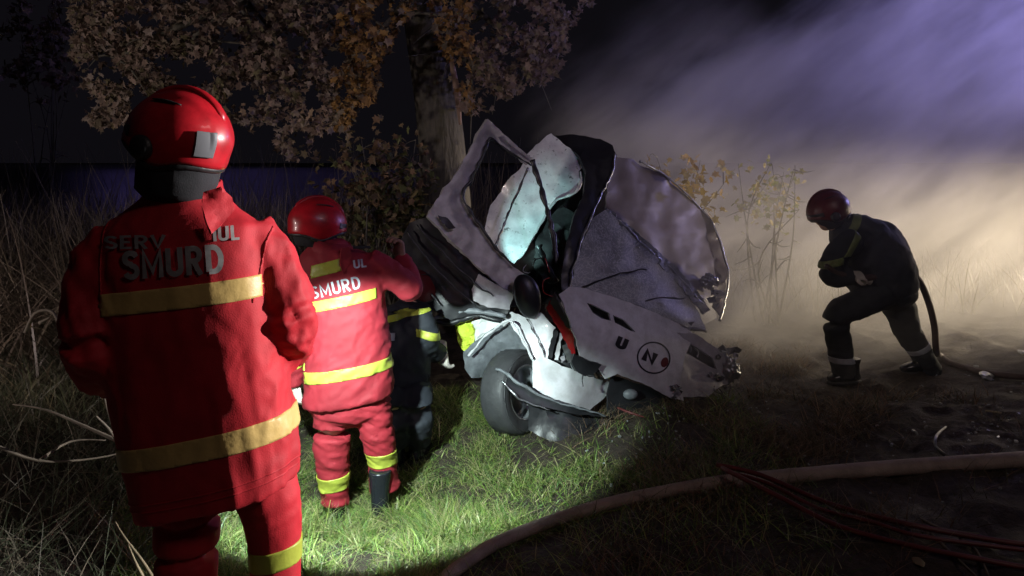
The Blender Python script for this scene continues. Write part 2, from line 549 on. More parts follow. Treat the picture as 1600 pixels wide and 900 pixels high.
def make_road():
    # the road runs on a low embankment beyond the verge
    bm = bmesh.new()
    prof = [(15.0, 0.02), (16.6, 1.38), (17.0, 1.50), (22.5, 1.52), (23.0, 1.48), (26, 0.0)]
    rows = []
    for x in np.linspace(-60, 8, 121):
        bend = .12 * max(0, x + 3) ** 2
        rows.append([bm.verts.new((x, y + bend, z * max(.02, 1 - max(0, x - 1) * .25) + 0.10 * noise.noise((x * .5, y * .6, 0)) + .04 * noise.noise((x * 2.1, y, 4)))) for y, z in prof])
    for a, b in zip(rows, rows[1:]):
        for i in range(len(prof) - 1):
            bm.faces.new((a[i], b[i], b[i + 1], a[i + 1]))
    tag(finish('road', bm, M['asphalt']), kind='structure')
make_road()

# ------------------------------------------------------------------ vegetation
def set_tint(me, colors):
    at = me.color_attributes.new('tint', 'FLOAT_COLOR', 'POINT')
    at.data.foreach_set('color', np.asarray(colors, np.float32).ravel())

def blades(name, xy, h, w, palette, lean=0.5, seg=3, kind='stuff', parent=None, tip=0.1, curl=0.5, zfun=gz):
    """many grass blades in one mesh: xy (n,2), h (n), w (n)"""
    n = len(xy)
    zs = np.array([zfun(x, y) for x, y in xy])
    base = np.column_stack([xy, zs - 0.01])
    az = RNG.uniform(0, 2 * np.pi, n)
    ln = RNG.uniform(0.15, 1.0, n) * lean
    dirs = np.column_stack([np.cos(az), np.sin(az), np.zeros(n)])
    fa = RNG.uniform(0, 2 * np.pi, n)
    side = np.column_stack([np.cos(fa), np.sin(fa), np.zeros(n)])
    cols = np.asarray(palette)[RNG.integers(0, len(palette), n)] * RNG.uniform(0.6, 1.3, (n, 1))
    V, C = [], []
    for k in range(seg + 1):
        t = k / seg
        p = base + dirs * (h * ln * (t + curl * t * t))[:, None] + np.array([0, 0, 1]) * (h * (t - 0.35 * curl * t * t * ln))[:, None]
        ww = (w * ((1 - t) * (1 - tip) + tip))[:, None] / 2
        V.append(p - side * ww)
        V.append(p + side * ww)
        for _ in range(2):
            C.append(np.column_stack([cols, np.ones(n)]))
    V = np.stack(V, 1).reshape(-1, 3)
    C = np.stack(C, 1).reshape(-1, 4)
    m = 2 * (seg + 1)
    quad = np.array([[2 * k, 2 * k + 1, 2 * k + 3, 2 * k + 2] for k in range(seg)])
    Fc = (np.arange(n)[:, None, None] * m + quad[None]).reshape(-1, 4)
    me = bpy.data.meshes.new(name)
    me.from_pydata(V.tolist(), [], Fc.tolist())
    set_tint(me, C)
    return tag(link(name, me, M['blade'], parent), kind=kind)

def scatter(n, x0, x1, y0, y1, dens):
    out = []
    while len(out) < n:
        x, y = random.uniform(x0, x1), random.uniform(y0, y1)
        if random.random() < dens(x, y):
            out.append((x, y))
    return np.array(out)

def pix(x, y, z=0.0):
    return 800 + x / y * F, HY + (CZ - z) / y * F

def lush(x, y):
    px, py = pix(x, y)
    if y < 2.2 or px > 1330 or px < 190:
        return 0
    hose_y = 905 - 150 * min(max((px - 690) / 440, 0), 1) ** 0.6 if px > 690 else 2000
    if py > hose_y - 6:
        return 0.10
    c = noise.noise((x * 2.2, y * 2.2, 0)) * 0.9 + 0.55
    if 800 < px < 1110 and py < 705:
        c *= .12
    if px > 850:
        c *= max(0.0, 1 - (px - 850) / 520) * (0.25 if py < 660 else 1.0)
    return min(max(c, 0.05), 1)

GREEN = [(0.12, 0.22, 0.045), (0.17, 0.27, 0.05), (0.22, 0.28, 0.065), (0.09, 0.17, 0.045), (0.26, 0.28, 0.11), (0.36, 0.33, 0.17)]
DRY = [(0.20, 0.13, 0.08), (0.12, 0.09, 0.06), (0.26, 0.17, 0.11), (0.10, 0.10, 0.05)]
xy = scatter(64000, -3.0, 1.6, 2.3, 5.6, lush)
hh = np.array([0.75 + 1.1 * max(-.4, noise.noise((x * 4, y * 4, 3))) for x, y in xy])
blades('grass', xy, hh * RNG.uniform(0.03, 0.13, len(xy)), RNG.uniform(0.003, 0.009, len(xy)), GREEN, lean=1.25, seg=4, curl=.8)
def weedy(x, y):
    px, py = pix(x, y)
    c = noise.noise((x * 1.7 + 9, y * 1.7, 0))
    if px > 1260 and py < 610:
        return max(0, c - .2) * .2
    if px > 1430:
        return max(0, c - 0.1) * 0.25
    return min(max(c * 1.4 + 0.15, 0.02), 1) * (0.5 if py > 770 else 1)
xy = scatter(15000, 0.3, 4.2, 2.4, 6.8, weedy)
blades('dry_grass', xy, RNG.uniform(0.03, 0.15, len(xy)), RNG.uniform(0.003, 0.008, len(xy)), DRY, lean=1.3)
def bank(x, y):
    return 0.3 + 0.7 * max(0, noise.noise((x * 1.3, y * 1.3, 5)) + 0.4)
xy = scatter(17000, -5.5, -1.5, 2.4, 6.4, bank)
blades('bank_weeds', xy, RNG.uniform(0.06, 0.34, len(xy)), RNG.uniform(0.004, 0.010, len(xy)),
       [(0.10, 0.12, 0.075), (0.15, 0.145, 0.11), (0.08, 0.10, 0.06), (0.19, 0.165, 0.12)], lean=1.3)
xy = scatter(5200, -9.0, -0.7, 7.2, 12.5, lambda x, y: 0.25 + 0.75 * max(0, noise.noise((x * 1.1, y * .8, 2)) + .35))
blades('dry_reeds', xy, RNG.uniform(0.7, 1.5, len(xy)), RNG.uniform(0.010, 0.026, len(xy)),
       [(0.22, 0.18, 0.14), (0.16, 0.13, 0.10), (0.28, 0.24, 0.19), (0.11, 0.095, 0.07)], lean=0.55, seg=5, curl=0.9)
xy = scatter(2600, -7.5, -0.6, 7.6, 9.0, lambda x, y: 0.4 + 0.6 * max(0, noise.noise((x * 1.5, y * .8, 12)) + .3))
blades('reed_belt', xy, RNG.uniform(0.9, 1.45, len(xy)), RNG.uniform(0.012, 0.030, len(xy)),
       [(0.20, 0.16, 0.13), (0.15, 0.12, 0.10), (0.26, 0.22, 0.18), (0.10, 0.085, 0.065)], lean=0.4, seg=5, curl=0.7)
xy = scatter(900, -9.5, 0.5, 8.6, 12.0, lambda x, y: 0.1 + 0.9 * max(0, noise.noise((x * .9, y * .8, 22)) + .15))
blades('tall_reeds', xy, RNG.uniform(1.4, 2.1, len(xy)), RNG.uniform(0.010, 0.024, len(xy)),
       [(0.17, 0.14, 0.11), (0.12, 0.10, 0.08), (0.09, 0.075, 0.055)], lean=0.3, seg=5, curl=0.6)
xy = scatter(1500, -6.0, -2.55, 5.1, 7.4, lambda x, y: 0.2 + 0.8 * max(0, noise.noise((x * 1.6, y * 1.2, 6)) + .4))
blades('tangled_weeds', xy, RNG.uniform(0.6, 1.45, len(xy)), RNG.uniform(0.008, 0.022, len(xy)),
       [(0.24, 0.19, 0.14), (0.17, 0.13, 0.10), (0.30, 0.25, 0.19), (0.12, 0.10, 0.07)], lean=0.75, seg=6, curl=1.5)
xy = scatter(2200, -0.5, 9, 8.0, 11.5, lambda x, y: 0.3 + 0.7 * max(0, noise.noise((x * 1.1, y * .8, 7)) + .3))
blades('far_weeds', xy, RNG.uniform(0.2, 0.75, len(xy)), RNG.uniform(0.010, 0.024, len(xy)),
       [(0.16, 0.14, 0.08), (0.12, 0.12, 0.06), (0.20, 0.16, 0.10)], lean=0.5, seg=4, curl=0.8)

# leaves ---------------------------------------------------------------
LEAF2D = [(0, -0.10), (0.16, 0.02), (0.46, -0.02), (0.36, 0.22), (0.52, 0.46), (0.24, 0.50), (0.10, 0.62), (0.0, 1.0),
          (-0.10, 0.62), (-0.24, 0.50), (-0.52, 0.46), (-0.36, 0.22), (-0.46, -0.02), (-0.16, 0.02)]

def leaf_arrays(mats, sizes, cols, mats_cup=0.25):
    """verts, faces, colours of many lobed leaves"""
    prof = np.array([(x, y - 0.1, mats_cup * (x * x) - 0.12 * y * y) for x, y in LEAF2D] + [(0, 0.3, 0.06)])
    k = len(prof)
    V, C, Fc = [], [], []
    for i, (m, s, c) in enumerate(zip(mats, sizes, cols)):
        p = (prof * s) @ np.array(m.to_3x3()).T + np.array(m.translation)
        V.append(p)
        C.append(np.tile((*c, 1), (k, 1)))
        o = i * k
        Fc += [(o + j, o + (j + 1) % (k - 1), o + k - 1) for j in range(k - 1)]
    return np.vstack(V), Fc, np.vstack(C)

def rand_rot(down=0.5):
    e = Vector((random.gauss(0, 1), random.gauss(0, 1), random.gauss(-down, 0.6)))
    q = e.to_track_quat('Y', 'Z')
    return (q.to_matrix() @ Matrix.Rotation(random.uniform(0, 6.28), 3, 'Y'))

def leaf_meshes(palette, name='leaf'):
    out = []
    for c in palette:
        V, Fc, C = leaf_arrays([Matrix()], [1.0], [c])
        me = bpy.data.meshes.new(name)
        me.from_pydata(V.tolist(), [], Fc)
        set_tint(me, C)
        me.materials.append(M['leaf'])
        out.append(me)
    return out

def foliage(root, pts, size, palette, nparts, colfun=None):
    """leaves at the given points: the nearest nparts as leaf objects, the rest joined"""
    pts = sorted(pts, key=lambda p: p.y)
    lm = leaf_meshes(palette)
    mats_, sizes, cols = [], [], []
    inv = root.matrix_basis.inverted()
    for i, p in enumerate(pts):
        s = random.uniform(*size)
        m3 = rand_rot()
        if i < nparts:
            o = bpy.data.objects.new('leaf', lm[(colfun(p) if colfun else random.randrange(len(lm)))])
            COL.objects.link(o)
            o.parent = root
            o.matrix_parent_inverse = inv
            o.matrix_basis = Matrix.Translation(p) @ m3.to_4x4() @ Matrix.Scale(s, 4)
        else:
            mats_.append(Matrix.Translation(p) @ m3.to_4x4())
            sizes.append(s)
            c = palette[colfun(p) if colfun else random.randrange(len(palette))]
            k = random.uniform(0.65, 1.3)
            cols.append(tuple(min(1, q * k) for q in c))
    if mats_:
        V, Fc, C = leaf_arrays(mats_, sizes, cols)
        me = bpy.data.meshes.new('foliage')
        me.from_pydata(V.tolist(), [], Fc)
        set_tint(me, C)
        tag(link('foliage', me, M['leaf'], root), kind='stuff')

def twig_web(root, starts, n_sub, reach, rad, name='limb', gravity=-0.15):
    """branching limbs from a list of (start, end, radius); returns points along them"""
    pts = []
    for a, b, r in starts:
        bm = bmesh.new()
        mid = (a + b) / 2 + Vector((random.gauss(0, .12), random.gauss(0, .12), random.uniform(0.0, .25)))
        path, rr = catmull([a, mid, b], [r, r * .6, r * .22], 6)
        tube(bm, path, rr, 7, 1)
        for k in range(n_sub):
            i = random.randrange(3, len(path))
            s = path[i]
            e = s + Vector((random.gauss(0, 1), random.gauss(0, 1), random.gauss(gravity, .7))).normalized() * random.uniform(.4, 1) * reach
            m = (s + e) / 2 + Vector((0, 0, random.uniform(-.05, .12)))
            tube(bm, [s, m, e], [rr[i] * .5 + .004, rr[i] * .3 + .003, .002], 5, 3)
            q, _ = catmull([s, m, e], [0, 0, 0], 5)
            pts += q
        pts += path[4:]
        finish(name, bm, M['bark'], root)
    return pts

def make_tree():
    base = P(700, 395, 7.6); base.z = gz(base.x, base.y)
    t = thing('broadleaf_tree', 'big autumn tree with mossy leaning trunk and browning lobed leaves behind the wreck', 'tree', base)
    bm = bmesh.new()
    path = [base + Vector((0, 0, -.1)), P(697, 330, 7.6), P(690, 230, 7.6), P(680, 140, 7.6), P(664, 40, 7.6), P(655, -60, 7.7), P(650, -260, 7.8)]
    rad = [.32, .255, .24, .22, .20, .19, .15]
    pp, rr = catmull([Vector(p) for p in path], rad, 8)
    rings = []
    for p, r in zip(pp, rr):
        rg = ring(p, Vector((r, 0, 0)), Vector((0, r, 0)), 30, 2)
        out = []
        for q in rg:
            d = (q - p).normalized()
            a = math.atan2(d.y, d.x)
            f = 1 + .06 * noise.noise((math.cos(a) * 2, math.sin(a) * 2, p.z * .9)) + .05 * abs(noise.noise((math.cos(a) * 7, math.sin(a) * 7, p.z * 1.1)))
            out.append(p + d * r * f)
        rings.append(out)
    loft(bm, rings)
    finish('trunk', bm, M['bark'], t)
    # torn strip of bark on the right side of the trunk
    tube_obj('torn_bark', [P(702, 75, 7.3), P(708, 110, 7.3), P(715, 150, 7.3), P(719, 195, 7.28)], [.014, .028, .034, .012], M['wood_pale'], t)
    S = lambda x, y, d: P(x, y, d)
    starts = [(S(655, -70, 7.6), S(430, 40, 6.9), .09), (S(655, -80, 7.6), S(300, 60, 6.6), .09), (S(652, -120, 7.6), S(180, 90, 6.7), .10),
              (S(655, -60, 7.6), S(560, 90, 6.6), .06), (S(655, -60, 7.6), S(800, 60, 7.0), .07), (S(655, -110, 7.6), S(880, 20, 7.0), .08),
              (S(650, -150, 7.6), S(520, -40, 6.6), .08), (S(650, -160, 7.7), S(760, -60, 8.2), .08), (S(655, -40, 7.6), S(610, 10, 6.9), .05),
              (S(680, 60, 7.55), S(780, 130, 7.0), .035)]
    web = twig_web(t, starts, 7, .9, .02)
    def dens(px, py):
        # outline of the crown as the photograph shows it, ragged by noise
        n = noise.noise((px * .012, py * .012, 1.0)) * 45 + noise.noise((px * .04, py * .04, 4.0)) * 22
        if px < 645:
            bot = np.interp(px, [100, 130, 170, 240, 330, 420, 500, 560, 600, 640], [30, 215, 235, 175, 215, 225, 230, 200, 110, 20])
            if px < 110 + abs(n) * .5:
                return 0
        else:
            if px < 672:
                return 0
            bot = np.interp(px, [672, 690, 720, 760, 800, 850, 890, 915], [60, 70, 160, 185, 150, 140, 65, 20])
        if py > bot + n:
            return 0
        g = noise.noise((px * .022, py * .022, 8.0))
        return min(max(0.58 + g * 2.0, 0.02), 1)
    pts = []
    while len(pts) < 11000:
        px, py = random.uniform(95, 925), random.uniform(-150, 260)
        if random.random() < dens(px, py) * (0.35 if py < -20 else 1):
            pts.append(P(px, py, random.gauss(7.0, .45)))
    pts += [p + Vector((random.gauss(0, .05), random.gauss(0, .05), random.gauss(-.03, .05))) for p in random.sample(web, min(350, len(web))) if dens(*[pix(p.x, p.y, p.z)[0], pix(p.x, p.y, p.z)[1]]) > 0]
    pal = [(0.21, 0.15, 0.115), (0.26, 0.19, 0.15), (0.18, 0.145, 0.10), (0.28, 0.17, 0.08), (0.33, 0.19, 0.065), (0.26, 0.21, 0.175), (0.16, 0.14, 0.075)]
    def cf(p):
        px, _ = pix(p.x, p.y, p.z)[0], 0
        g = noise.noise((p.x * 1.4, p.y, p.z * 1.4))
        if 520 < px < 740 and g > -0.15:
            return random.choice([3, 4, 4, 2])
        return random.choice([0, 1, 1, 2, 5, 6] if g > 0 else [0, 0, 1, 2, 5, 5])
    foliage(t, pts, (0.042, 0.088), pal, 300, cf)
make_tree()

def shrub(name, label, cpx, cpy, d, wpx, hpx, n, size, pal, nparts, nst=7, seed=1, cat='shrub'):
    random.seed(seed)
    c = P(cpx, cpy, d)
    base = Vector((c.x, c.y, gz(c.x, c.y)))
    t = thing(name, label, cat, base)
    stems = []
    for _ in range(nst):
        e = P(cpx + random.uniform(-.9, .9) * wpx, cpy + random.uniform(-.9, .6) * hpx, d + random.uniform(-.4, .4))
        stems.append((base + Vector((random.gauss(0, .08), random.gauss(0, .08), -.03)), e, .014))
    web = twig_web(t, stems, 5, .3, .01, 'stem')
    pts = []
    while len(pts) < n:
        if random.random() < .4:
            p = random.choice(web) + Vector((random.gauss(0, .05), random.gauss(0, .05), random.gauss(0, .05)))
            q = pix(p.x, p.y, p.z)
            if q[1] > cpy + hpx * 1.1:
                continue
        else:
            a, b = random.gauss(0, .5), random.gauss(0, .5)
            if a * a + b * b > 1.2 or noise.noise((a * 3 + seed, b * 3, seed)) < -.12:
                continue
            p = P(cpx + a * wpx, cpy + b * hpx, d + random.gauss(0, .25))
        pts.append(p)
    foliage(t, pts, size, pal, nparts)
    return t
YEL = [(0.42, 0.26, 0.04), (0.46, 0.33, 0.07), (0.30, 0.22, 0.05), (0.38, 0.30, 0.10)]
BRN = [(0.15, 0.12, 0.06), (0.20, 0.15, 0.09), (0.12, 0.13, 0.05), (0.22, 0.14, 0.08)]
shrub('shrub', 'yellow leaved shrub lit up right behind the crushed roof', 1075, 300, 7.0, 62, 62, 190, (.06, .10), YEL, 60, seed=3)
shrub('shrub', 'thin yellow green shrub in the smoke between wreck and hose firefighter', 1195, 305, 7.6, 62, 55, 170, (.045, .08), [(0.30, 0.28, 0.06), (0.22, 0.25, 0.06), (0.42, 0.33, 0.07)], 40, seed=5)
shrub('shrub', 'dusky brown shrub left of the tree trunk above the smaller rescuer', 585, 285, 6.6, 95, 95, 800, (.05, .09), BRN, 40, nst=10, seed=8)
shrub('shrub', 'dim greenish bush at the foot of the tree beside the open car door', 640, 330, 6.9, 70, 60, 420, (.045, .08), [(0.12, 0.14, 0.05), (0.17, 0.15, 0.06), (0.09, 0.11, 0.04)], 20, seed=11)
shrub('shrub', 'small dark shrub at the far left edge of the crown', 70, 60, 10.5, 90, 90, 420, (.09, .14), [(0.14, 0.10, 0.08), (0.17, 0.13, 0.11)], 10, seed=13)
random.seed(21)

# dead stems and branches on the left bank
def stem(name, label, cat, paths, m, r, parent=None):
    bm = bmesh.new()
    for p in paths:
        tube(bm, p, [r * (1 - .7 * i / (len(p) - 1)) for i in range(len(p))], 7, 4)
    return tag(finish(name, bm, m, parent), label, cat)
stem('dead_branch', 'forked grey dead branch leaning beside the tall rescuer on the left bank', 'branch',
     [[P(205, 735, 3.0), P(185, 690, 3.0), P(168, 640, 3.0), P(160, 600, 3.05)], [P(190, 700, 3.0), P(170, 670, 2.98), P(150, 650, 2.95)],
      [P(185, 690, 3.0), P(130, 665, 3.1), P(70, 640, 3.2), P(20, 632, 3.3)]], M['twig'], .008)
stem('dead_branch', 'long low grey branch lying across the weeds at the left edge', 'branch',
     [[P(-20, 690, 3.0), P(60, 720, 3.0), P(150, 716, 3.05), P(215, 700, 3.1)], [P(60, 720, 3.0), P(110, 690, 3.1), P(165, 688, 3.1)]], M['twig'], .007)
stem('withered_plant', 'curled pale withered plant sticking out by the tall rescuer elbow', 'plant',
     [[P(40, 520, 3.4), P(55, 490, 3.4), P(80, 486, 3.4), P(95, 508, 3.35), P(112, 512, 3.3)], [P(62, 505, 3.4), P(80, 495, 3.4)]], M['twig'], .010)
stem('dry_stalk', 'pair of straw yellow stalks at the bottom left corner', 'stalk',
     [[P(255, 930, 2.7), P(225, 880, 2.75), P(195, 840, 2.8), P(180, 815, 2.85)], [P(240, 930, 2.7), P(215, 885, 2.7), P(200, 850, 2.75)]], M['straw'], .007)
stem('dry_stalk', 'straw stalk leaning close to the tall rescuer left leg', 'stalk',
     [[P(320, 930, 2.8), P(290, 880, 2.85), P(265, 830, 2.9), P(255, 800, 2.95)]], M['straw'], .006)

# ------------------------------------------------------------------ hoses
def ground_path(pp, h):
    out = []
    for x, y in pp:
        out.append(G(x, y, h))
    return out
bm = bmesh.new()
hp = ground_path([(640, 960), (700, 900), (770, 852), (860, 815), (950, 787), (1050, 766), (1140, 752), (1260, 742), (1400, 731), (1600, 718), (1750, 708), (2150, 690), (2900, 650)], .035)
tube(bm, hp, [.031, .031, .032, .033, .034, .036, .039, .044, .048, .050, .050, .050, .050], 16, 5, flat=0.85)
tag(finish('fire_hose', bm, M['hose']), 'thick pinkish grey fire hose curving across the foreground grass', 'hose')
for lab, pp, r in [
    ('upper dark red line running from the thick hose to the right edge', [(1120, 741), (1190, 755), (1290, 785), (1400, 815), (1500, 835), (1620, 853), (1900, 880), (2500, 905)], .013),
    ('middle dark red line beside the upper one, ending short', [(1135, 752), (1200, 768), (1280, 795), (1360, 815), (1440, 838), (1620, 862), (1900, 900), (2500, 940)], .010),
    ('lowest black red line sagging to the bottom right corner', [(1128, 746), (1215, 788), (1310, 822), (1420, 852), (1520, 872), (1640, 893), (1900, 930), (2500, 985)], .012)]:
    bm = bmesh.new()
    q = [G(x, y, .04 + .02 * (i < 2)) for i, (x, y) in enumerate(pp)]
    q[0].z += .05; q[1].z += .04
    tube(bm, q, r, 8, 5)
    tag(finish('rescue_line', bm, M['red_line']), lab, 'line', 'rescue lines on the ground')

# debris ---------------------------------------------------------------
def shard(name, label, cat, px, py, size, m, seed, n=7, flat=.35):
    rr = random.Random(seed)
    bm = bmesh.new()
    c = G(px, py, .02)
    bmesh.ops.create_icosphere(bm, subdivisions=2, radius=1)
    rot = Matrix.Rotation(rr.uniform(0, 6), 3, 'Z') @ Matrix.Rotation(rr.uniform(-.5, .5), 3, 'X')
    for v in bm.verts:
        k = 1 + .55 * noise.noise(v.co * 2.3 + Vector((seed, 0, 0)))
        q = Vector((v.co.x * k * size, v.co.y * k * size * .55, v.co.z * k * size * flat + size * .2))
        v.co = c + rot @ q
    return tag(finish(name, bm, m, None, False), label, cat)
shard('debris', 'shiny crumpled silver wreckage on the soil behind the trailing boot', 'debris', 1540, 590, .085, M['steel'], 1)
shard('debris', 'small bright scrap just left of the silver wreckage', 'debris', 1525, 573, .022, M['sheet_white'], 2)
shard('debris', 'pale broken piece at the far right edge of the soil', 'debris', 1597, 552, .05, M['sheet_white'], 3)
shard('debris', 'small light scrap on the bare soil right of the curved trim', 'debris', 1588, 690, .018, M['sheet_white'], 4)
shard('debris', 'tiny grey stone chip beneath the silver wreckage', 'debris', 1545, 634, .018, M['concrete'], 5)
shard('fallen_leaf', 'pale curled fallen leaf at the bottom right', 'leaf', 1436, 880, .035, M['straw'], 6, flat=.15)
tag(tube_obj('trim_strip', [G(1478, 667, .05), G(1464, 680, .1), G(1462, 697, .08), G(1475, 710, .03)], [.006, .008, .008, .012], M['steel']), 'bent silver trim strip standing in an arc on the soil', 'debris')
tag(tube_obj('trim_strip', [G(965, 637, .06), G(985, 645, .05), G(1008, 652, .03)], [.006, .009, .005], M['red_line']), 'thin reddish trim strip in the grass below the bumper', 'debris')
tag(tube_obj('trim_strip', [G(1540, 642, .02), G(1565, 645, .02)], [.007, .005], M['straw']), 'short straight pale strip on the bare soil', 'debris')
for lab, pp in [('long pale twig crossing under the lines at the bottom right', [(1455, 835), (1490, 868), (1530, 905)]),
                ('bent twig beside the long one at the bottom right', [(1500, 842), (1525, 860), (1545, 900)]),
                ('short root like twig just above the lowest line', [(1420, 800), (1470, 826), (1530, 834)])]:
    tag(tube_obj('twig', [G(x, y, .02) for x, y in pp], [.008, .007, .004], M['twig']), lab, 'twig')

bm = bmesh.new()
for _ in range(300):
    px = random.choice([random.uniform(900, 1600), random.gauss(1080, 90), random.gauss(1530, 70)])
    q = G(px, random.uniform(575, 720) if random.random() < .7 else random.uniform(620, 800), .01)
    r = random.uniform(.003, .010)
    m = Matrix.Translation(q) @ Matrix.Rotation(random.uniform(0, 6), 4, Vector((random.random(), random.random(), 1)).normalized()) @ Matrix.Diagonal((r, r * random.uniform(.4, 1), r * .5, 1))
    bmesh.ops.create_cube(bm, size=2, matrix=m)
tag(finish('broken_glass', bm, M['glass_crumb'], None, False), kind='stuff')

# ------------------------------------------------------------------ garments and people
def solidify_lofts(build, voxel, smooth_it, wr=0.0, wfun=None, name='tmp'):
    """join overlapping closed lofts into one continuous surface, wrinkle it, return mesh"""
    bm = bmesh.new()
    build(bm)
    bmesh.ops.recalc_face_normals(bm, faces=bm.faces)
    me = bpy.data.meshes.new(name)
    bm.to_mesh(me); bm.free()
    o = bpy.data.objects.new(name, me)
    COL.objects.link(o)
    md = o.modifiers.new('r', 'REMESH'); md.mode = 'VOXEL'; md.voxel_size = voxel
    sm = o.modifiers.new('s', 'SMOOTH'); sm.iterations = smooth_it; sm.factor = .5
    dg = bpy.context.evaluated_depsgraph_get()
    out = bpy.data.meshes.new_from_object(o.evaluated_get(dg))
    bpy.data.objects.remove(o)
    bpy.data.meshes.remove(me)
    if wr:
        n = len(out.vertices)
        co = np.empty(n * 3); out.vertices.foreach_get('co', co); co = co.reshape(-1, 3)
        no = np.array([v.normal[:] for v in out.vertices])
        for i in range(n):
            co[i] += no[i] * wr * wfun(Vector(co[i]))
        out.vertices.foreach_set('co', co.ravel())
        out.update()
    out.polygons.foreach_set('use_smooth', [True] * len(out.polygons))
    return out

def ridged(p, f, seed=0.0):
    """folds of heavy cloth: soft rolls meeting in sharp creases, and some sharp raised creases"""
    q = Vector((p.x * f[0] + seed, p.y * f[1], p.z * f[2]))
    w = noise.noise(q * .6 + Vector((4, 4, 4)))
    q = q + Vector((w, w, w)) * .5
    a = abs(noise.noise(q)) * 1.5 - .4
    b = (.30 - abs(noise.noise(q * 1.5 + Vector((9, 2, 5))))) * 1.3
    return a * .8 + max(b, -.2) * .9 + .45 * (abs(noise.noise(q * 2.7 + Vector((3, 1, 7)))) - .3)

def stripe(me, co, no, half, cond, m, parent, name='reflective_stripe', off=.004, label=None):
    """a tape band cut out of the garment's own surface and raised from it"""
    bm = bmesh.new()
    bm.from_mesh(me)
    co, no = Vector(co), Vector(no).normalized()
    for s in (1, -1):
        geom = bm.verts[:] + bm.edges[:] + bm.faces[:]
        bmesh.ops.bisect_plane(bm, geom=geom, plane_co=co + no * half * s, plane_no=no * s, clear_outer=True)
    for f in [f for f in bm.faces if not cond(f.calc_center_median())]:
        bm.faces.remove(f)
    for v in [v for v in bm.verts if not v.link_faces]:
        bm.verts.remove(v)
    bm.normal_update()
    for v in bm.verts:
        v.co += v.normal * off
    for e in [e for e in bm.edges if len(e.link_faces) == 1]:
        l = e.link_loops[0]
        a, b = l.vert, l.link_loop_next.vert
        n0 = e.link_faces[0].normal
        bm.faces.new((b, a, bm.verts.new(a.co - n0 * (off + .004)), bm.verts.new(b.co - n0 * (off + .004))))
    for f in bm.faces:
        f.smooth = True
    m2 = bpy.data.meshes.new(name)
    bm.to_mesh(m2); bm.free()
    o = link(name, m2, m, parent)
    if label:
        o['label'] = label
    return o

EYE = Vector((0, 0, CZ))
def arc(cx, cy, rx, ry, a0, a1, n=9):
    return [(cx + rx * math.cos(R(a0 + (a1 - a0) * i / n)), cy + ry * math.sin(R(a0 + (a1 - a0) * i / n))) for i in range(n + 1)]
GLYPH = {  # strokes of plain block capitals, cap height 1: (advance, [polylines])
    'S': (.66, [arc(.29, .735, .21, .185, 20, 270) + arc(.29, .265, .21, .185, 90, -160)[1:] if False else arc(.29, .725, .20, .195, 15, 265) + arc(.29, .275, .20, .195, 85, -165)]),
    'M': (.86, [[(.09, 0), (.09, .92), (.38, .22), (.67, .92), (.67, 0)]]),
    'U': (.70, [[(.09, 1), (.09, .28)] + arc(.30, .28, .21, .20, 180, 360)[1:] + [(.51, 1)]]),
    'R': (.70, [[(.09, 0), (.09, .92), (.30, .92)] + arc(.30, .70, .19, .22, 90, -90)[1:] + [(.15, .48)], [(.28, .44), (.50, 0)]]),
    'D': (.72, [[(.09, .08), (.09, .92), (.26, .92)] + arc(.26, .5, .26, .42, 90, -90)[1:] + [(.09, .08)]]),
    'E': (.60, [[(.48, .92), (.09, .92), (.09, .08), (.48, .08)], [(.17, .5), (.43, .5)]]),
    'V': (.68, [[(.04, 1), (.30, .08), (.56, 1)]]),
    'I': (.28, [[(.09, 0), (.09, 1)]]),
    'L': (.56, [[(.09, 1), (.09, .08), (.46, .08)]]),
    'N': (.74, [[(.09, 0), (.09, .95), (.55, .05), (.55, 1)]]),
}
def stroke_mesh(text, w=.16):
    bm = bmesh.new()
    x0 = 0
    for ch in text:
        adv, strokes = GLYPH[ch]
        for st in strokes:
            p = [Vector((x + x0, y)) for x, y in st]
            q = []
            for a, b in zip(p, p[1:]):
                if (a - b).length > 1e-4:
                    q.append(a)
            q.append(p[-1])
            L_, R_ = [], []
            for i, c in enumerate(q):
                d1 = (c - q[i - 1]).normalized() if i else (q[1] - q[0]).normalized()
                d2 = (q[i + 1] - c).normalized() if i < len(q) - 1 else d1
                n1, n2 = Vector((-d1.y, d1.x)), Vector((-d2.y, d2.x))
                mdir = (n1 + n2)
                mdir = mdir.normalized() if mdir.length > .01 else n1
                k = min(1.6, 1 / max(.3, mdir.dot(n1)))
                L_.append(bm.verts.new((*(c + mdir * w / 2 * k), 0)))
                R_.append(bm.verts.new((*(c - mdir * w / 2 * k), 0)))
            for i in range(len(q) - 1):
                bm.faces.new((L_[i], L_[i + 1], R_[i + 1], R_[i]))
        x0 += adv
    me = bpy.data.meshes.new('t')
    bm.to_mesh(me); bm.free()
    return me

def print_on(text, surf, px0, py0, hpx, ang, m, parent, wscale=1.0, bold=.16, off=.004, name='lettering'):
    """lettering printed on a surface: block capitals laid over it and dropped onto it"""
    return drop(stroke_mesh(text, bold), surf, px0, py0, hpx, ang, m, parent, wscale, off, name, cap=1.0)

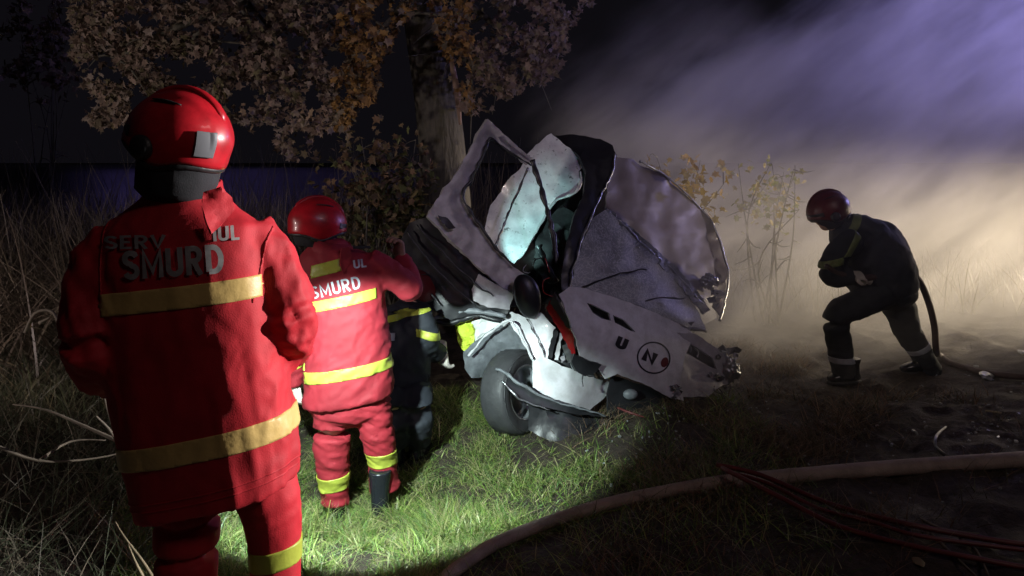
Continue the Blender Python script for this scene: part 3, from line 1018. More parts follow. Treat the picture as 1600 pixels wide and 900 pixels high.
def drop(me, surf, px0, py0, hpx, ang, m, parent, wscale=1.0, off=.004, name='lettering', cap=.7):
    bm = bmesh.new()
    bm.from_mesh(me)
    bmesh.ops.remove_doubles(bm, verts=bm.verts, dist=1e-5)
    for _ in range(2):
        es = [e for e in bm.edges if e.calc_length() > .10]
        if es:
            bmesh.ops.subdivide_edges(bm, edges=es, cuts=1)
    bmesh.ops.triangulate(bm, faces=bm.faces)
    sb = bmesh.new(); sb.from_mesh(surf)
    tree = BVHTree.FromBMesh(sb)
    ca, sa = math.cos(ang), math.sin(ang)
    bad = []
    for v in bm.verts:
        lx, ly = v.co.x * hpx / cap * wscale, v.co.y * hpx / cap
        px, py = px0 + lx * ca + ly * sa, py0 + lx * sa - ly * ca
        d = (P(px, py, 1) - EYE).normalized()
        hit, nrm, idx, dist = tree.ray_cast(EYE, d)
        if hit is None:
            bad.append(v)
            continue
        if nrm.dot(d) > 0:
            nrm = -nrm
        v.co = hit + nrm * off
    sb.free()
    bmesh.ops.delete(bm, geom=bad, context='VERTS')
    return finish(name, bm, m, parent, True)

def helmet(parent, c, fwd, up, m, sc=1.0, knob=True, sticker=None, drop_=0.0):
    """rescue helmet shell, x forward, with crest, ear knobs, black rim and nape guard"""
    fwd = Vector(fwd).normalized()
    up = Vector(up); up = (up - fwd * up.dot(fwd)).normalized()
    left = up.cross(fwd)
    rot = Matrix((fwd, left, up)).transposed()
    c = Vector(c)
    def shell(r_add, e0=None, a0=-math.pi, a1=math.pi, elo=None, ehi=None):
        bm = bmesh.new()
        NA, NE = 64, 26
        rows = []
        for j in range(NE + 1):
            row = []
            for i in range(NA + 1 if (a1 - a0) < 6.2 else NA):
                a = a0 + (a1 - a0) * i / NA
                low = -0.10 - 0.42 * (0.5 - 0.5 * math.cos(a)) - 0.30 * math.exp(-((abs(a) - 1.6) / .5) ** 2)
                if elo is not None:
                    lo, hi = elo(a), ehi(a)
                else:
                    lo, hi = low, math.pi / 2
                e = hi + (lo - hi) * j / NE
                r = 1.0
                x, y, z = math.cos(e) * math.cos(a), math.cos(e) * math.sin(a), math.sin(e)
                # crest along the middle, swage lines at the side, flare at the rim
                k = .030 * math.exp(-(y / .16) ** 2) * max(0, z + .1)
                sy = min(1, max(0, (.56 - abs(y) + .12 * x) / .07)); k += .026 * sy * sy * (3 - 2 * sy) * min(1, max(0, (z + .15) * 4)); k += .012 * math.exp(-((z - .12 + .25 * x) / .05) ** 2) * (abs(y) > .5); k += .05 * max(0, -x - .55) * max(0, .5 - z)
                k += .05 * max(0, (j / NE - .88) / .12) * (elo is None)
                p = Vector((x * .152, y * .124, z * .134)) * (1 + k + r_add)
                row.append(bm.verts.new(c + rot @ (p * sc)))
            rows.append(row)
        n = len(rows[0])
        wrap = (a1 - a0) >= 6.2
        for p, q in zip(rows, rows[1:]):
            for i in range(n if wrap else n - 1):
                k = (i + 1) % n
                bm.faces.new((p[i], q[i], q[k], p[k]))
        bmesh.ops.remove_doubles(bm, verts=bm.verts, dist=1e-5)
        bmesh.ops.recalc_face_normals(bm, faces=bm.faces)
        res = bmesh.ops.solidify(bm, geom=bm.faces[:], thickness=.006)
        return bm
    h = finish('helmet', shell(0), m, parent)
    low = lambda a: -0.10 - 0.42 * (0.5 - 0.5 * math.cos(a)) - 0.30 * math.exp(-((abs(a) - 1.6) / .5) ** 2)
    # black rim band below the shell
    bm = bmesh.new()
    pts = []
    for i in range(49):
        a = 2 * math.pi * i / 48
        a = a if a <= math.pi else a - 2 * math.pi
        e = low(a) - .03
        pts.append(c + rot @ (Vector((math.cos(e) * math.cos(a) * .150, math.cos(e) * math.sin(a) * .122, math.sin(e) * .14)) * sc))
    tube(bm, pts, .011 * sc, 8, 1)
    finish('rim', bm, M['black_rubber'], h)
    bm = bmesh.new()
    tube(bm, [p + (rot @ Vector((0, 0, .012))) * sc + (p - c).normalized() * .004 for p in pts], .0045 * sc, 6, 1)
    finish('edge_trim', bm, M['plastic_grey'], h)
    # hood collar hanging from the rim to the neck
    bm = bmesh.new()
    rings = []
    for z, rx, ry in ((-.015, .128, .104), (-.06, .122, .102), (-.10 - drop_, .095 + drop_ * .3, .084 + drop_ * .3), (-.125 - drop_, .08, .075)):
        rings.append(ring(c + rot @ (Vector((-.01, 0, z)) * sc), rot @ Vector((rx * sc, 0, 0)), rot @ Vector((0, ry * sc, 0)), 24, 2))
    loft(bm, rings)
    finish('neck_curtain', bm, M['black_cloth'], h)
    for s in (1, -1):
        bm = bmesh.new()
        pts = [c + rot @ (Vector((x * .152, s * y * .124, math.sqrt(max(.01, 1 - x * x - y * y)) * .140)) * 1.012 * sc) for x, y in ((.25, .66), (.05, .70), (-.15, .70), (-.35, .66))]
        tube(bm, pts, [.003, .006, .006, .003], 8, 3, flat=.6)
        finish('vent', bm, M['black_rubber'], h)
    # crest ridge
    bm = bmesh.new()
    pts = []
    for i in range(13):
        e = R(25) + R(130) * i / 12
        pts.append(c + rot @ (Vector((math.cos(e) * .150, 0, math.sin(e) * .142)) * 1.02 * sc))
    tube(bm, pts, [.004] + [.016] * 11 + [.004], 10, 1, flat=.6)
    finish('crest', bm, m, h)
    if knob:
        for s in (1, -1):
            bm = bmesh.new()
            q = c + rot @ (Vector((.02, s * .124, -.035)) * sc)
            ax = rot @ Vector((0, s, 0))
            t1 = rot @ Vector((1, 0, 0)); t2 = rot @ Vector((0, 0, 1))
            loft(bm, [ring(q + ax * dz, t1 * r * sc, t2 * r * sc, 20, 2) for dz, r in ((-.02, .034), (.006, .034), (.012, .028), (.016, .018))])
            finish('ear_knob', bm, M['black_rubber'], h)
    if sticker:
        a0, a1, e0, e1, mm = sticker
        bm = shell(.022, a0=a0, a1=a1, elo=lambda a: e0, ehi=lambda a: e1)
        finish('sticker', bm, mm, h)
    # clear visor folded up under the brow
    bm = shell(.012, a0=-1.0, a1=1.0, elo=lambda a: -.30, ehi=lambda a: .15)
    finish('visor', bm, M['plastic'], h)
    return h

def glove(name, wrist, direction, palm_n, m, parent, curl=.9, sc=1.0, side=1):
    """hand in a glove: palm, four bent fingers of unequal length, thumb from the side of the palm"""
    d = Vector(direction).normalized()
    n = Vector(palm_n); n = (n - d * n.dot(d)).normalized()
    s = d.cross(n) * side
    w = Vector(wrist)
    def build(bm):
        loft(bm, [ring(w + d * t * sc, s * a * sc, n * b * sc, 16, 2.4) for t, a, b in ((-.04, .036, .030), (0, .034, .026), (.04, .043, .021), (.085, .046, .019), (.098, .040, .014))])
        for i, (o, L) in enumerate(((-.033, .072), (-.011, .084), (.011, .078), (.033, .060))):
            p = w + (d * .085 + s * o) * sc
            a = 0.25 + .06 * i
            pts = [p - d * .02 * sc, p]
            q = p.copy()
            for k, fr in enumerate((.45, .32, .23)):
                a2 = a + curl * (k + .5) * .75
                q = q + (d * math.cos(a2) + n * math.sin(a2)) * L * fr * sc
                pts.append(q.copy())
            tube(bm, pts, [.0115 * sc] * 3 + [.010 * sc, .0085 * sc], 8, 3)
        p = w + (d * .025 - s * .036) * sc
        pts = [p, p + (d * .02 - s * .018 + n * .012) * sc, p + (d * .045 - s * .020 + n * .030) * sc, p + (d * .066 - s * .008 + n * .042) * sc]
        tube(bm, pts, [.015 * sc, .0135 * sc, .012 * sc, .009 * sc], 8, 3)
    me = solidify_lofts(build, .0045 * sc, 2)
    return link(name, me, m, parent)

def boot(parent, ankle, toe, m, top=.30, sc=1.0):
    a, t = Vector(ankle), Vector(toe)
    f = (t - a); f.z = 0
    f.normalize()
    s = Vector((-f.y, f.x, 0))
    def build(bm):
        loft(bm, [ring(a + Vector((0, 0, z)) * sc + f * o * sc, f * rx * sc, s * ry * sc, 20, 2.2) for z, rx, ry, o in
                  ((top, .068, .062, -.01), (top * .6, .064, .058, 0), (.10, .060, .052, 0), (.03, .072, .050, .005), (-.07, .072, .048, .005))])
        loft(bm, [ring(a + f * x * sc + Vector((0, 0, zc)) * sc, s * w * sc, Vector((0, 0, h * sc)), 20, 2.4) for x, w, h, zc in
                  ((-.07, .030, .02, -.05), (-.04, .044, .048, -.03), (.04, .046, .05, -.035), (.11, .052, .040, -.045), (.165, .046, .032, -.052), (.195, .025, .022, -.058))])
    me = solidify_lofts(build, .008 * sc, 3)
    b = link('boot', me, m, parent)
    bm = bmesh.new()
    loft(bm, [ring(a + f * .06 * sc + Vector((0, 0, z)) * sc, f * .142 * sc, s * .056 * sc, 24, 2.8) for z in (-.098, -.074)])
    finish('sole', bm, M['black_rubber'], b)
    return b

def limb(bm, pts, radii, n=18, k=4):
    tube(bm, pts, radii, n, k)

def body_mesh(root, head, fwd, neck, pelvis, shoulders, arms, legs):
    """the person under the clothes: one continuous surface"""
    fwd = Vector(fwd).normalized()
    def build(bm):
        up = Vector((0, 0, 1)); lf = up.cross(fwd)
        rot = Matrix((fwd, lf, fwd.cross(lf))).transposed()
        ellipsoid(bm, head, (.100, .078, .118), rot)
        ellipsoid(bm, head + rot @ Vector((.045, 0, -.06)), (.055, .052, .06), rot)      # jaw
        tube(bm, [head + rot @ Vector((.088, 0, .02)), head + rot @ Vector((.115, 0, -.022)), head + rot @ Vector((.095, 0, -.03))], [.008, .016, .010], 8, 2)   # nose
        for s in (1, -1):
            ellipsoid(bm, head + rot @ Vector((-.005, s * .078, -.01)), (.022, .010, .032), rot, 10, 8)  # ears
        tube(bm, [head - Vector((0, 0, .05)), neck], [.055, .06], 16, 2)
        mid = (shoulders[0] + shoulders[1]) / 2
        ax = (shoulders[1] - shoulders[0]).normalized()
        sp = (neck - pelvis).normalized()
        dp = ax.cross(sp).normalized()
        loft(bm, [ring(pelvis + (neck - pelvis) * t, ax * a, dp * b, 20, 2.3) for t, a, b in ((-.18, .10, .08), (0, .15, .10), (.35, .13, .09), (.7, .15, .10), (.92, .14, .08), (1.0, .06, .055))])
        for a in arms:
            limb(bm, a, [.045, .040, .034, .030, .025][:len(a)] if len(a) < 6 else .04)
        for l in legs:
            limb(bm, l, [.066, .058, .048, .045, .036][:len(l)] if len(l) < 6 else .06)
    me = solidify_lofts(build, .014, 3)
    return link('body', me, M['skin'], root)

# -------- tall rescuer in the foreground, back to us -------------------
def tall_rescuer():
    root = thing('person', 'tall rescuer nearest the camera in a long red coat, back turned, mostly in shade', 'person', (P(340, 900, 2.15).x, 2.15, gz(-.9, 2.15)))
    D = 2.16
    secs = [  # px centre, py, half width px, half depth m, tilt, d, power
        (291, 286, 50, .080, .05, 2.16, 2.0), (288, 304, 64, .095, .05, 2.15, 2.0), (281, 330, 90, .105, .05, 2.14, 2.1), (278, 356, 128, .12, .06, 2.13, 2.2), (281, 410, 137, .140, .08, 2.13, 2.5),
        (290, 480, 136, .145, .12, 2.13, 2.6), (303, 550, 134, .145, .16, 2.14, 2.6), (318, 620, 133, .150, .18, 2.15, 2.6), (330, 690, 132, .155, .20, 2.16, 2.6),
        (337, 735, 127, .155, .22, 2.16, 2.5), (342, 775, 121, .15, .24, 2.16, 2.5)]
    def coat(bm):
        rings = []
        for cx, cy, hw, hd, tl, d, p in secs:
            w = hw * d / F
            rings.append(ring(P(cx, cy, d), Vector((w, -w * .06, w * tl)), Vector((hd * .06, hd, 0)), 36, p))
        loft(bm, rings)
        limb(bm, [P(185, 372, 2.13), P(160, 410, 2.12), P(143, 470, 2.08), P(142, 535, 2.05), P(165, 580, 2.2), P(215, 590, 2.42)], [.075, .082, .078, .078, .072, .060])
        limb(bm, [P(390, 365, 2.16), P(418, 400, 2.16), P(440, 450, 2.15), P(452, 505, 2.15), P(440, 550, 2.30), P(400, 560, 2.5)], [.075, .078, .074, .076, .070, .058])
    def wf(p):
        px, py = pix(p.x, p.y, p.z)
        arm = min(1, max(0, (px - 400) / 30)) + min(1, max(0, (185 - px) / 30))
        low = min(1, max(0, (py - 520) / 120))
        a = ridged(p, (6, 6, 1.8), 2) * (.5 + .5 * low)
        b = ridged(Vector((p.x + p.z * .6, p.y, p.z - p.x * .6)), (9, 9, 5), 5)
        return a * (1 - arm) * .65 + b * arm * 1.2 + (.2 + .3 * arm) * ridged(Vector((p.x - p.z * .5, p.y, p.z + p.x * .5)), (13, 13, 9), 8)
    me = solidify_lofts(coat, .0095, 3, .010, wf)
    c = link('coat', me, M['red_cloth'], root)
    fr = lambda f: True
    # hem pleats come with the wrinkles; reflective tapes:
    xl, xr = P(165, 0, 2.0).x, P(407, 0, 2.0).x
    n1 = Vector((-.115, .02, 1))
    stripe(me, P(283, 464, 2.0), n1, .030, lambda q: q.y < 2.16 and pix(q.x, q.y, q.z)[0] > 157 and pix(q.x, q.y, q.z)[0] < 409, M['tape_amber'], c, off=.004)
    n2 = Vector((-.21, .05, 1))
    stripe(me, P(330, 700, 2.0), n2, .031, lambda q: True, M['tape_amber'], c, off=.004)
    for yy in (776, 788):
        stripe(me, P(342, yy - 8, 2.0), Vector((-.24, .05, 1)), .0022, lambda q: q.y < 2.2, M['red_cloth'], c, 'hem_seam', .0022)
    stripe(me, P(402, 430, 2.05), Vector((1, 0, -.12)), .0022, lambda q: q.y < 2.14 and pix(q.x, q.y, q.z)[1] < 470, M['red_cloth'], c, 'armhole_seam', .0022)
    stripe(me, P(166, 430, 2.05), Vector((1, 0, .12)), .0022, lambda q: q.y < 2.14 and pix(q.x, q.y, q.z)[1] < 480, M['red_cloth'], c, 'armhole_seam', .0022)
    # lettering on the back
    print_on('SMURD', me, 196, 437, 44, R(-4), M['print_shaded'], c, 1.0, .19, .007)
    print_on('SERV', me, 166, 390, 21, R(-1), M['print_shaded'], c, 1.75, .17, .007)
    print_on('IUL', me, 334, 378, 22, R(-4), M['print_shaded'], c, 1.25, .18, .007)
    # collar: standing collar with a flap turned out on the right
    bm = bmesh.new()
    cc = P(290, 297, 2.155)
    rings = []
    for z, rx, ry in ((-.06, .125, .120), (-.01, .108, .105), (.035, .100, .098), (.037, .092, .090), (-.03, .098, .095)):
        rg = ring(cc + Vector((0, 0, z)), Vector((rx, 0, rx * -.10)), Vector((0, ry, 0)), 36, 2)
        rings.append([q + Vector((0, 0, .010 * noise.noise(q * 9))) for q in rg])
    loft(bm, rings, False)
    finish('collar', bm, M['red_cloth'], c)
    panel('collar_flap', [(318, 300, 2.02), (345, 292, 2.03), (362, 308, 2.05), (366, 328, 2.05), (350, 347, 2.02), (330, 366, 1.985), (322, 345, 1.985), (315, 322, 2.0)], M['red_cloth'], c, th=.008, step=5, crump=.006, freq=20, seed=2)
    # trousers
    def tr(bm):
        gl = gz(-1, 2.2)
        limb(bm, [P(300, 700, 2.2), P(294, 800, 2.2), P(292, 870, 2.2), P(290, 980, 2.18), P(284, 1120, 2.17)], [.105, .096, .092, .086, .082])
        limb(bm, [P(395, 690, 2.2), P(420, 780, 2.2), P(430, 850, 2.22), P(432, 960, 2.24), P(432, 1110, 2.26)], [.105, .092, .078, .072, .074])
        ellipsoid(bm, P(345, 690, 2.19), (.19, .13, .12))
    me2 = solidify_lofts(tr, .0105, 2, .0065, lambda p: ridged(p, (7, 7, 2.6), 3))
    t = link('trousers', me2, M['red_cloth'], root)
    stripe(me2, P(430, 882, 2.14), (-.15, 0, 1), .030, lambda q: pix(q.x, q.y, q.z)[0] > 370, M['tape_yellow'], t)
    stripe(me2, P(290, 962, 2.1), (-.1, 0, 1), .030, lambda q: pix(q.x, q.y, q.z)[0] < 370, M['tape_yellow'], t)
    fl = gz(-.95, 2.17)
    boot(root, Vector((P(284, 0, 2.17).x, 2.17, fl + .10)), Vector((P(284, 0, 2.17).x - .05, 2.5, 0)), M['boot'])
    boot(root, Vector((P(432, 0, 2.26).x, 2.26, fl + .10)), Vector((P(432, 0, 2.26).x + .08, 2.6, 0)), M['boot'])
    helmet(root, P(281, 216, 2.12), (-.96, .24, .14), (.14, 0, 1), M['helmet_red'], 1.0, True, (2.42, 2.80, -.28, .22, M['grey_sticker']), drop_=.055)
    glove('glove', P(215, 590, 2.45), (.6, .8, .0), (0, .3, -1), M['black_cloth'], root)
    glove('glove', P(398, 560, 2.53), (-.6, .8, .0), (0, .3, -1), M['black_cloth'], root, side=-1)
    body_mesh(root, P(281, 232, 2.13), (-.8, .6, 0), P(287, 310, 2.15), P(335, 690, 2.19), [P(185, 380, 2.13), P(390, 375, 2.16)],
              [[P(190, 385, 2.13), P(146, 470, 2.09), P(142, 535, 2.06), P(175, 582, 2.25), P(215, 590, 2.44)], [P(390, 375, 2.16), P(440, 460, 2.15), P(450, 510, 2.16), P(430, 552, 2.35), P(400, 560, 2.5)]],
              [[P(300, 710, 2.2), P(294, 820, 2.2), P(290, 960, 2.18), P(286, 1060, 2.17), P(284, 1190, 2.17)], [P(395, 710, 2.2), P(424, 820, 2.2), P(432, 960, 2.24), P(432, 1060, 2.25), P(432, 1140, 2.26)]])
    return root
tall_rescuer()

# -------- second rescuer at the car, lit by the torch -------------------
def second_rescuer():
    root = thing('person', 'brightly lit rescuer in red uniform with one arm raised, standing in the grass', 'person', (P(555, 800, 4.1).x, 4.1, gz(-.87, 4.1)))
    D = 4.12
    secs = [(518, 372, 20, .075, -.1, 2.0), (518, 384, 32, .10, -.1, 2.0), (523, 398, 54, .125, .02, 2.1), (529, 415, 62, .14, .10, 2.2), (536, 445, 63, .155, .16, 2.3), (541, 490, 62, .165, .18, 2.3),
            (543, 530, 64, .17, .16, 2.3), (543, 570, 67, .18, .14, 2.3), (545, 605, 70, .185, .14, 2.3), (545, 624, 69, .18, .14, 2.3)]
    def jacket(bm):
        rings = []
        for cx, cy, hw, hd, tl, p in secs:
            w = hw * D / F
            rings.append(ring(P(cx, cy, D), Vector((w, 0, w * tl)), Vector((0, hd, 0)), 32, p))
        loft(bm, rings)
        limb(bm, [P(575, 412, D), P(605, 425, D + .02), P(634, 446, D + .05), P(640, 450, D + .08), P(634, 420, D + .16), P(624, 402, D + .2)], [.085, .080, .078, .076, .062, .050])
        limb(bm, [P(480, 415, D), P(462, 450, D), P(453, 510, D), P(456, 560, D + .05), P(460, 598, D + .1)], [.085, .080, .072, .064, .058])
    def wf(p):
        px, py = pix(p.x, p.y, p.z)
        k = min(max((py - 480) / 60, 0), 1)
        a = ridged(Vector((p.x + p.z * .6, p.y, p.z - p.x * .7)), (3.5, 4, 8), 4)
        return a * (.55 + .6 * k) + .35 * ridged(p, (11, 11, 9), 8)
    me = solidify_lofts(jacket, .012, 2, .012, wf)
    c = link('jacket', me, M['red_cloth_worn'], root)
    q0 = lambda q: pix(q.x, q.y, q.z)
    stripe(me, P(540, 470, D - .15), (-.21, 0, 1), .028, lambda q: 470 < q0(q)[0] < 588 and q.y < D - .02, M['tape_yellow'], c)
    stripe(me, P(510, 420, D - .15), (-.26, 0, 1), .032, lambda q: 486 < q0(q)[0] < 532 and q.y < D - .02, M['tape_yellow'], c)
    stripe(me, P(545, 583, D - .15), (-.16, .02, 1), .030, lambda q: q0(q)[0] > 476, M['tape_yellow'], c)
    stripe(me, P(457, 572, D), (-.30, 0, 1), .026, lambda q: q0(q)[0] < 476, M['tape_yellow'], c)
    print_on('SMURD', me, 488, 468, 20, R(-13), M['print_silver'], c, 1.12, .15)
    print_on('UL', me, 553, 420, 13, R(-8), M['print_silver'], c, 1.3, .18)
    bm = bmesh.new()
    cc = P(517, 388, D)
    loft(bm, [ring(cc + Vector((0, 0, z)), Vector((rx, 0, -.02)), Vector((0, ry, 0)), 30, 2) for z, rx, ry in ((-.055, .125, .125), (-.01, .115, .115), (.045, .108, .108), (.03, .098, .098), (-.03, .10, .10))], False)
    finish('collar', bm, M['red_cloth_worn'], c)
    panel('collar_flap', [(533, 388, D - .13), (545, 386, D - .11), (550, 396, D - .11), (546, 412, D - .125), (536, 428, D - .145), (531, 410, D - .14)], M['red_cloth_worn'], c, th=.01, step=4, crump=.006, freq=20, seed=4)
    panel('shoulder_strap', [(552, 384, D - .10), (578, 384, D - .06), (580, 388, D - .06), (553, 389, D - .10)], M['black_cloth'], c, th=.02, step=4, crump=.003, freq=15, seed=4)
    def tr(bm):
        ellipsoid(bm, P(545, 628, D), (.235, .16, .13))
        limb(bm, [P(522, 630, D), P(519, 680, D - .02), P(520, 730, D), P(523, 770, D + .02), P(523, 786, D + .02)], [.108, .104, .090, .078, .084])
        limb(bm, [P(580, 625, D), P(590, 675, D), P(597, 715, D + .05), P(599, 745, D + .06), P(602, 765, D + .06)], [.104, .094, .082, .080, .086])
    me2 = solidify_lofts(tr, .0105, 2, .011, lambda p: ridged(Vector((p.x, p.y, p.z + p.x * .35)), (4.5, 4.5, 16), 3) + .5 * ridged(p, (9, 9, 14), 6))
    t = link('trousers', me2, M['red_cloth_worn'], root)
    stripe(me2, P(523, 762, D - .09), (-.10, 0, 1), .040, lambda q: q0(q)[0] < 560, M['tape_yellow'], t)
    stripe(me2, P(598, 728, D - .09), (-.06, 0, 1), .040, lambda q: q0(q)[0] > 560, M['tape_yellow'], t)
    bl = P(527, 820, D); br = P(596, 818, D - .02)
    for (a, tx) in ((P(528, 803, D + .04), P(515, 830, D + .6)), (P(594, 800, D), P(600, 830, D + .6))):
        boot(root, a, tx, M['boot'], .24)
    helmet(root, P(496, 350, D + .02), (.80, .55, -.20), (.15, .16, 1), M['helmet_red'], 1.06, False)
    glove('glove', P(626, 405, D + .19), (-.12, .0, 1), (-.4, -.3, 0), M['leather'], root, 1.1, 1.1)
    glove('glove', P(461, 602, D + .1), (.15, .1, -1), (.5, .5, 0), M['glove_white'], root, .6, 1.0)
    body_mesh(root, P(496, 352, D + .02), (.62, .78, 0), P(517, 388, D), P(545, 612, D), [P(480, 418, D), P(578, 412, D)],
              [[P(480, 418, D), P(455, 505, D), P(456, 550, D + .05), P(460, 600, D + .1)], [P(578, 412, D), P(638, 448, D + .07), P(634, 425, D + .14), P(626, 404, D + .19)]],
              [[P(522, 630, D), P(520, 690, D), P(521, 730, D), P(523, 765, D + .02), P(528, 800, D + .04)], [P(580, 625, D), P(592, 680, D), P(597, 715, D + .05), P(600, 750, D + .05), P(594, 796, D)]])
    return root
second_rescuer()

# -------- firefighter with the hose on the right ------------------------
def hose_firefighter():
    D = 6.0
    root = thing('person', 'firefighter in dark gear leaning forward with a hose, silhouetted in the smoke', 'person', (P(1385, 590, D).x, D, gz(3.0, D)))
    Y = Vector((0, 1, 0))
    def sec(x, y, hw, hd, ang):
        w = hw * D / F
        return ring(P(x, y, D), Vector((w * math.cos(ang), 0, w * math.sin(ang))), Y * hd, 28, 2.3)
    def jacket(bm):
        loft(bm, [sec(1312, 347, 20, .08, .75), sec(1325, 358, 34, .15, .75), sec(1341, 374, 44, .20, .70), sec(1356, 394, 52, .22, .60), sec(1369, 416, 56, .22, .48), sec(1380, 438, 52, .21, .38), sec(1387, 460, 46, .20, .3)])
        limb(bm, [P(1322, 354, D), P(1352, 354, D), P(1384, 366, D), P(1408, 394, D)], [.05, .075, .10, .08])
        # near arm: shoulder down to the elbow and back across the belly
        limb(bm, [P(1335, 372, D - .17), P(1310, 395, D - .22), P(1298, 420, D - .22), P(1304, 433, D - .22), P(1332, 430, D - .24)], [.10, .10, .095, .085, .07])
        # far arm reaching back along the hose
        limb(bm, [P(1345, 375, D + .17), P(1350, 410, D + .2), P(1372, 432, D + .05), P(1352, 434, D - .15)], [.085, .08, .075, .06])
    me = solidify_lofts(jacket, .016, 3, .012, lambda p: ridged(p, (7, 7, 7), 4))
    j = link('jacket', me, M['navy_cloth'], root)
    q0 = lambda q: pix(q.x, q.y, q.z)
    stripe(me, P(1325, 382, D - .2), (-.85, 0, .55), .026, lambda q: q.y < D - .02 and q0(q)[0] > 1315 and q0(q)[1] < 402, M['tape_hazed'], j)
    stripe(me, P(1300, 407, D - .2), (-.3, 0, 1), .028, lambda q: q0(q)[0] < 1318, M['tape_hazed'], j)
    def tr(bm):
        ellipsoid(bm, P(1390, 455, D), (.22, .19, .15))
        limb(bm, [P(1380, 455, D - .10), P(1345, 474, D - .12), P(1308, 492, D - .13), P(1310, 530, D - .12), P(1320, 588, D - .11)], [.130, .118, .104, .096, .092])
        limb(bm, [P(1398, 460, D + .10), P(1410, 495, D + .11), P(1422, 525, D + .12), P(1440, 552, D + .12), P(1456, 585, D + .12)], [.135, .122, .105, .092, .086])
    me2 = solidify_lofts(tr, .016, 3, .012, lambda p: ridged(p, (5, 5, 9), 2))
    t = link('trousers', me2, M['navy_cloth'], root)
    stripe(me2, P(1316, 560, D - .1), (0, 0, 1), .022, lambda q: q0(q)[0] < 1370, M['print_silver'], t)
    stripe(me2, P(1436, 545, D + .1), (-.5, 0, 1), .022, lambda q: q0(q)[0] > 1370, M['print_silver'], t)
    g1 = gz(P(1320, 0, D).x, D)
    boot(root, Vector((P(1320, 0, D).x, D - .11, g1 + .10)), Vector((P(1200, 0, D).x, D - .2, 0)), M['boot'], .10)
    boot(root, Vector((P(1456, 0, D).x, D + .12, g1 + .11)), Vector((P(1380, 0, D).x, D + .1, 0)), M['boot'], .10)
    h = helmet(root, P(1294, 328, D), (-.93, -.05, -.36), (-.30, -.02, .95), M['helmet_dark'], 1.13, True)
    g = glove('glove', P(1328, 430, D - .24), (1, .1, -.05), (0, .6, -1), M['glove_white'], root, 1.0, 1.1)
    g2 = glove('glove', P(1352, 436, D - .18), (-1, -.1, .3), (0, .5, -1), M['glove_white'], root, 1.0, 1.1)
    body_mesh(root, P(1294, 337, D), (-.93, -.05, -.36), P(1322, 358, D), P(1388, 450, D), [P(1340, 378, D - .16), P(1345, 378, D + .16)],
              [[P(1340, 378, D - .16), P(1300, 422, D - .22), P(1310, 432, D - .22), P(1328, 430, D - .24)], [P(1345, 378, D + .16), P(1350, 410, D + .2), P(1370, 432, D + .05), P(1354, 435, D - .15)]],
              [[P(1380, 458, D - .10), P(1345, 475, D - .12), P(1310, 494, D - .13), P(1312, 535, D - .12), P(1319, 585, D - .11)], [P(1398, 462, D + .10), P(1410, 495, D + .11), P(1424, 528, D + .12), P(1440, 552, D + .12), P(1455, 582, D + .12)]])
    # the hose he holds
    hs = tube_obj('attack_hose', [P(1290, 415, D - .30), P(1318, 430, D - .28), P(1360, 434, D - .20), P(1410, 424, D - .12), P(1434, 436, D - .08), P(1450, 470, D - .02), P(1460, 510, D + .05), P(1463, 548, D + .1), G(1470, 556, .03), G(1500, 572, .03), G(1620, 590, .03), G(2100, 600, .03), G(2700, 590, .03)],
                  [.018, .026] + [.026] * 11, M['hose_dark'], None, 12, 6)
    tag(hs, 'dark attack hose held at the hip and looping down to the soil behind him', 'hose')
hose_firefighter()

